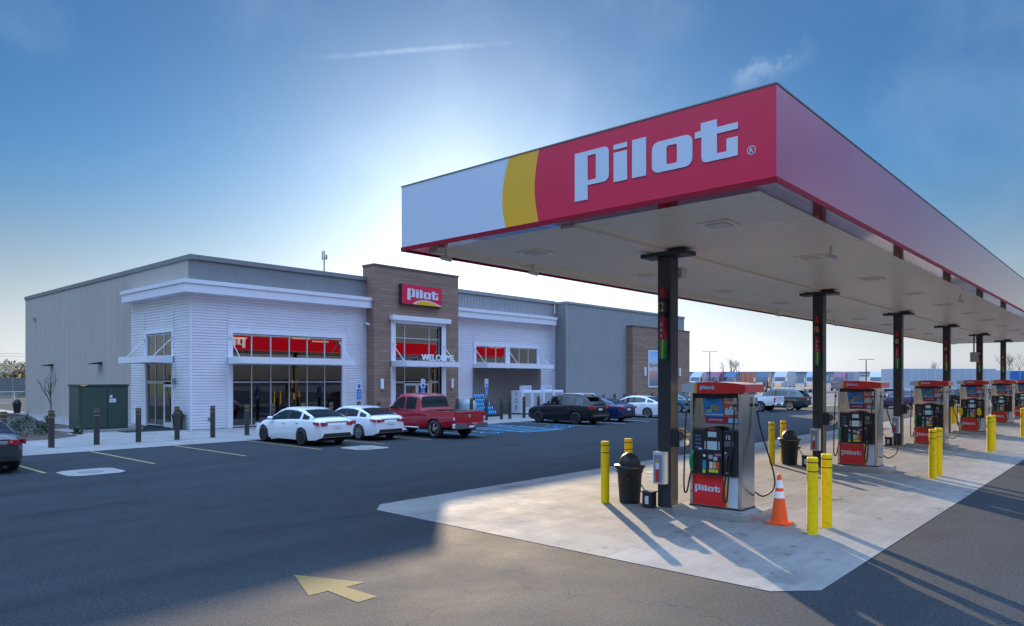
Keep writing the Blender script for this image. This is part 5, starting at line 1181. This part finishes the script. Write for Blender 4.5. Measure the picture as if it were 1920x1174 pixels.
# ------------------------------------------------------------------ far trucks
def GP(px, d):
    r = (px - 960) / 1339 * d; th = radians(TH); return Vector((d * cos(th) + r * sin(th), d * sin(th) - r * cos(th), 0))
def tractor(px, d, col, rz, label, sleeper=True):
    p = GP(px, d); t = thing('semi_tractor', p, label, 'truck', 'semi tractors in the far lot', rz)
    c = mat('truck_%s' % '_'.join('%02d' % int(k * 99) for k in col), col, .45, coat=.15)
    m = MB(); m.prism([(0, .9), (2.0, .9), (2.0, 1.9), (1.7, 2.0), (0, 2.1)], (-.0, -1.05, 0), (1, 0, 0), V_, (0, 1, 0), 2.1, c); m.build('hood', t, bevel=.12)
    m = MB(); m.prism([(-3.4, .9), (0, .9), (0, 2.1), (-.45, 2.9), (-1.1, 3.5), (-2.0, 3.95), (-3.4, 4.0)], (0, -1.15, 0), (1, 0, 0), V_, (0, 1, 0), 2.3, c); cb = m.build('cab', t, bevel=.12)
    m = MB(); m.prism([(-.03, 2.12), (-.44, 2.86), (-.46, 2.86), (-.05, 2.12)], (.02, -.95, .02), (1, 0, 0), V_, (0, 1, 0), 1.9, M_CARGLASS)
    m.box(-.02, .03, -.95, .95, 2.12, 2.14, M_BLACK); m.prism([(-.1, 2.1), (-.5, 2.8), (-1.2, 2.8), (-1.2, 2.1)], (0, 1.16, 0), (1, 0, 0), V_, (0, 1, 0), .01, M_BLACK); m.prism([(-.1, 2.1), (-.5, 2.8), (-1.2, 2.8), (-1.2, 2.1)], (0, -1.16, 0), (1, 0, 0), V_, (0, -1, 0), .01, M_BLACK); m.build('window', cb)
    m = MB(); m.box(2.0, 2.06, -.6, .6, 1.0, 1.85, M_CHROME); m.build('grille', t); m = MB(); m.box(1.9, 2.3, -1.15, 1.15, .45, .9, M_CHROME); m.build('bumper', t, bevel=.05)
    m = MB(); m.box(-6.0, 1.8, -.5, .5, .7, .95, M_UNDER); m.build('chassis', t)
    for x, in ((1.2,), (-4.3,), (-5.5,)):
        for y in (-1.05, 1.05): m = MB(); m.cyl((x, y - .15, .5), (x, y + .15, .5), .5, M_TIRE, n=16); w_ = m.build('wheel', t); m = MB(); m.cyl((x, y - .17, .5), (x, y + .17, .5), .24, M_RIM, n=12); m.build('rim', w_)
    for y in (-1.3, 1.3): m = MB(); m.box(-.15, -.0, y - .1, y + .1, 2.0, 2.8, M_CHROME); m.build('mirror', t)
    return t
def trailer(px, d, col, rz, L, label, H=4.05):
    p = GP(px, d); t = thing('semi_trailer', p, label, 'trailer', 'semi trailers in the far lot', rz)
    c = mat('trailer_%s' % '_'.join('%02d' % int(k * 99) for k in col), col, .4, var=.05, vs=.5)
    m = MB(); m.box(0, L, -1.28, 1.28, 1.15, H, c); m.build('box', t, bevel=.04)
    m = MB()
    x = .6
    while x < L: m.box(x, x + .04, -1.30, 1.30, 1.2, H - .05, M_TRIM); x += 1.2
    m.box(0, L, -1.31, 1.31, 1.1, 1.2, M_TRIM); m.box(.4, L - 2.5, -1.2, -1.15, .75, 1.1, M_TRIM); m.build('rib_trim', t)
    m = MB(); m.box(.3, L - .3, -.5, .5, .8, 1.14, M_UNDER); m.build('chassis', t)
    for x in (L - 2.2, L - 3.5):
        for y in (-1.05, 1.05): m = MB(); m.cyl((x, y - .2, .5), (x, y + .2, .5), .5, M_TIRE, n=16); m.build('wheel', t)
    m = MB(); m.box(2.2, 2.35, -.9, -.75, 0, 1.1, M_DGREY); m.box(2.2, 2.35, .75, .9, 0, 1.1, M_DGREY); m.build('landing_gear', t)
    return t
HD = radians(TH)
def hd(a): return HD + radians(a)      # a: 90 = pointing left in view, 180 = towards the camera
tractor(1302, 150, (.42, .44, .48), hd(140), 'white semi tractor at the edge of the brown wing')
tractor(1336, 150, (.24, .06, .12), hd(140), 'pink maroon semi tractor behind the nearest pump sign')
tractor(1366, 150, (.03, .10, .20), hd(140), 'blue semi tractor behind the nearest pump')
trailer(1412, 160, (.52, .16, .09), hd(98), 4.5, 'orange trailer end between blue and dark green tractors', 3.9)
tractor(1428, 138, (.03, .07, .10), hd(150), 'dark green semi tractor above the white pickup')
tractor(1462, 138, (.40, .41, .43), hd(150), 'white semi tractor above the dark suv'); trailer(1478, 143, (.40, .42, .46), hd(-22), 16, 'white trailer behind the second white tractor')
tractor(1522, 140, (.26, .30, .36), hd(148), 'pale blue semi tractor just left of the second column')
tractor(1572, 150, (.20, .06, .10), hd(145), 'maroon semi tractor just right of the second column'); trailer(1588, 156, (.32, .34, .40), hd(-30), 16, 'grey trailer behind the maroon tractor')
tractor(1642, 135, (.45, .46, .48), hd(145), 'white semi tractor left of the third column')
trailer(1662, 104, (.42, .45, .50), hd(-84), 16.2, 'long white trailer seen side on beyond the third pump', 4.05)
trailer(1882, 112, (.40, .43, .48), hd(95), 4.5, 'white trailer behind the fifth column', 3.9)
trailer(1894, 120, (.02, .14, .38), hd(-80), 14, 'blue trailer at the right picture edge', 3.9)
# far warehouse and more
def far_building(name, px0, px1, d, h, col, label):
    a, b = GP(px0, d), GP(px1, d); U = (b - a); L = U.length; an = atan2(U.y, U.x)
    t = thing(name, a, label, 'warehouse', None, an); m = MB(); c = mat(name + '_wall%g' % d, col, .6, var=.05, vs=.2)
    m.box(0, L, 0, 60, 0, h, c); m.build('wall', t); m = MB(); m.box(-.3, L + .3, -.3, 60, h, h + .5, mat('far_roof', (.25, .28, .32), .6)); m.build('roof', t)
    m = MB(); x = 6
    while x < L - 6: m.box(x, x + 3, -.06, -.01, 1.2, 4.2, mat('dock_door', (.45, .47, .5), .5)); x += 9
    m.build('dock_doors', t); return t
far_building('warehouse', 1180, 1660, 420, 6.2, (.30, .33, .37), 'long low grey warehouse on the horizon behind the trucks')
far_building('warehouse', 1640, 2100, 380, 4.6, (.42, .45, .50), 'pale low warehouse on the horizon at right')
# light poles
def light_pole(px, d, h, label):
    t = thing('light_pole', GP(px, d), label, 'light pole', 'parking lot light poles', hd(90))
    m = MB(); m.cyl((0, 0, 0), (0, 0, h), .14, M_COLUMN, .09, 10); m.build('pole', t)
    for s in (-1, 1): m = MB(); m.box(min(s * .2, s * 1.6), max(s * .2, s * 1.6), -.3, .3, h - .02, h + .07, M_COLUMN); m.build('lamp_head', t)
light_pole(1331, 150, 8.3, 'twin head light pole standing above the pink tractor'); light_pole(1624, 150, 6.6, 'twin head light pole between second and third columns')
# trees
def bare_tree(pos, h, label, r=.1, depth=5, spread=.5, seed=1, n0=3, group=None, upright=.0):
    rnd = random.Random(seed); t = thing('bare_tree', pos, label, 'tree', group); tr = MB(); br = MB()
    def grow(p, d, l, r, k, mb):
        pts = [p]; q = p.copy(); dd = d.copy()
        for i in range(3): dd = (dd + Vector((rnd.uniform(-1, 1), rnd.uniform(-1, 1), rnd.uniform(-.3, .6))) * .12).normalized(); q = q + dd * l / 3; pts.append(q.copy())
        mb.tube(pts, r, M_BARK, 5 if k > 1 else 8, r * .6)
        if k >= depth: return
        for j in range(rnd.choice((2, 3)) if k else n0):
            nd = (dd + Vector((rnd.uniform(-1, 1), rnd.uniform(-1, 1), rnd.uniform(-.2, .7) + upright)) * spread).normalized()
            grow(pts[rnd.choice((2, 3))] if j else pts[3], nd, l * rnd.uniform(.6, .85), r * .6, k + 1, br)
    grow(Vector((0, 0, 0)), Vector((0, 0, 1)), h * .36, r, 0, tr)
    tr.build('trunk', t); br.build('crown', t); return t
bare_tree((12.7, 46.2, .0), 3.2, 'young bare tree in the mulch bed left of the transformer', .05, 3, .42, 5, 4)
for i, (px, d, h) in enumerate([(1885, 130, 7.2), (1902, 150, 7.5), (1912, 140, 7), (1358, 300, 10), (1375, 300, 10.5), (1388, 300, 11), (1365, 310, 9), (1758, 260, 8)]):
    bare_tree(GP(px, d), h, 'bare tree on the horizon ' + ['right of the farthest column', 'above the blue trailer, left one', 'above the blue trailer, right one', 'above the blue tractor, left one', 'above the orange trailer', 'right of the orange trailer top', 'above the blue tractor, right one', 'left of the fourth column'][i], .07 * d / 100, 5, .55, 20 + i, 3, 'bare trees on the horizon')
def leafy(pos, w, h, cols, label, name='autumn_tree', seed=3, n=1500, cat='tree', group=None, ls=.35, trunk=True):
    rnd = random.Random(seed); t = thing(name, pos, label, cat, group)
    if trunk:
        m = MB(); m.cyl((0, 0, 0), (0, 0, h * .5), w * .05, M_BARK, w * .03, 8)
        for k in range(6): a = k * 1.05; m.tube([(0, 0, h * .3), (cos(a) * w * .2, sin(a) * w * .2, h * .55), (cos(a) * w * .35, sin(a) * w * .35, h * .75)], w * .02, M_BARK, 5, .02)
        m.build('trunk', t)
    cl = [(Vector((rnd.gauss(0, w * .2), rnd.gauss(0, w * .2), h * rnd.uniform(.35 if trunk else .15, .85))), rnd.uniform(.12, .24) * w, rnd.choice(cols)) for _ in range(14)]
    m = MB()
    for _ in range(n):
        c_, r_, mt = rnd.choice(cl); v = Vector((rnd.gauss(0, 1), rnd.gauss(0, 1), rnd.gauss(0, .7))).normalized() * r_ * rnd.uniform(.5, 1.05); p = c_ + v
        if p.z < .03: p.z = .03 + rnd.random() * .1
        a = Vector((rnd.uniform(-1, 1), rnd.uniform(-1, 1), rnd.uniform(-1, 1))).normalized() * ls * rnd.uniform(.5, 1); b = a.orthogonal().normalized() * ls * .6
        m.add([p - a, p + b, p + a, p - b], [(0, 1, 2, 3)], mt if rnd.random() < .8 else rnd.choice(cols))
    m.build('crown', t); return t
AC = [mat('leaf_gold', (.50, .36, .12), .8), mat('leaf_brown', (.32, .24, .15), .8), mat('leaf_olive', (.20, .20, .11), .8), mat('leaf_dull', (.38, .30, .20), .8)]
for i, (px, d, w, h) in enumerate([(40, 130, 9, 5.2), (22, 135, 9, 5.4), (5, 135, 9, 5.0), (-20, 135, 10, 5), (32, 150, 11, 5.8), (12, 150, 11, 6.0)]):
    leafy(GP(px, d), w, h, AC[:2] if i == 0 else AC[1:], ['golden autumn tree against the store wall edge', 'brown autumn tree left of the golden one', 'brown autumn tree at the left picture edge', 'brown autumn tree just past the left edge', 'dull tree behind the golden one', 'dull tree behind the left edge trees'][i] + ' above the dark fence', 'autumn_tree', 40 + i, 1200, 'tree', 'autumn trees beyond the fence', .5)
SG = [mat('shrub_green', (.035, .06, .03), .7), mat('shrub_dark', (.02, .035, .018), .7)]
for i, (x, y, w) in enumerate([(11.0, 44.5, 1.0), (12.5, 45.5, .8), (9.8, 39.5, 1.1), (9.1, 37.7, 1.2), (10.2, 38.2, .9), (11.1, 42.0, .7), (7.6, 37.8, 1.0), (11.3, 37.2, .5), (6.4, 40, 1.2)]):
    leafy((x, y, .0), w, w * .75, SG, 'small dark green shrub in the mulch bed, number %d from the transformer' % (i + 1), 'shrub', 60 + i, 260, 'shrub', 'shrubs in the mulch bed', .07, False)
# left background: dark fence, chain link fence, utility wires
a, b = GP(-120, 105), GP(75, 105); U = b - a
t = thing('panel_fence', a, 'tall dark grey panel fence beyond the rear lot at left', 'fence', None, atan2(U.y, U.x))
m = MB(); x = 0
while x < U.length: m.box(x, x + 2.7, 0, .1, 0, 2.7, mat('fence_slate', (.14, .14, .15), .6, var=.15, vs=.5)); m.box(x + 2.7, x + 2.85, -.05, .15, 0, 2.75, mat('fence_post', (.25, .25, .26), .6)); x += 2.85
m.build('panel', t)
a, b = GP(-150, 68), GP(46, 74); U = b - a
t = thing('chain_link_fence', a, 'low chain link fence before the dark panel fence', 'fence', None, atan2(U.y, U.x))
m = MB(); x = 0
while x < U.length: m.cyl((x, 0, 0), (x, 0, 1.25), .035, M_FRAME, n=6); x += 2.5
m.build('post', t); m = MB()
m.tube([(0, 0, 1.25), (U.length, 0, 1.25)], .025, M_FRAME, 5); m.tube([(0, 0, .08), (U.length, 0, .08)], .015, M_FRAME, 5)
x = 0
while x < U.length - 1.2: m.tube([(x, 0, .08), (x + 1.17, 0, 1.25)], .006, M_FRAME, 3); m.tube([(x + 1.17, .01, .08), (x, .01, 1.25)], .006, M_FRAME, 3); x += .22
m.build('mesh', t)
for i, (z, nm) in enumerate(((9.6, 'highest'), (9.0, 'second'), (6.7, 'third'), (4.6, 'lowest'))):
    a, b = GP(-400, 150), GP(600, 210); m = MB(); m.tube([a.lerp(b, k / 12) + Vector((0, 0, z - 1.2 * sin(pi * k / 12))) for k in range(13)], .035, M_BLACK, 4)
    tag(m.build('utility_wire'), '%s overhead utility wire crossing the sky at left' % nm, 'wire', 'utility wires')
t = None
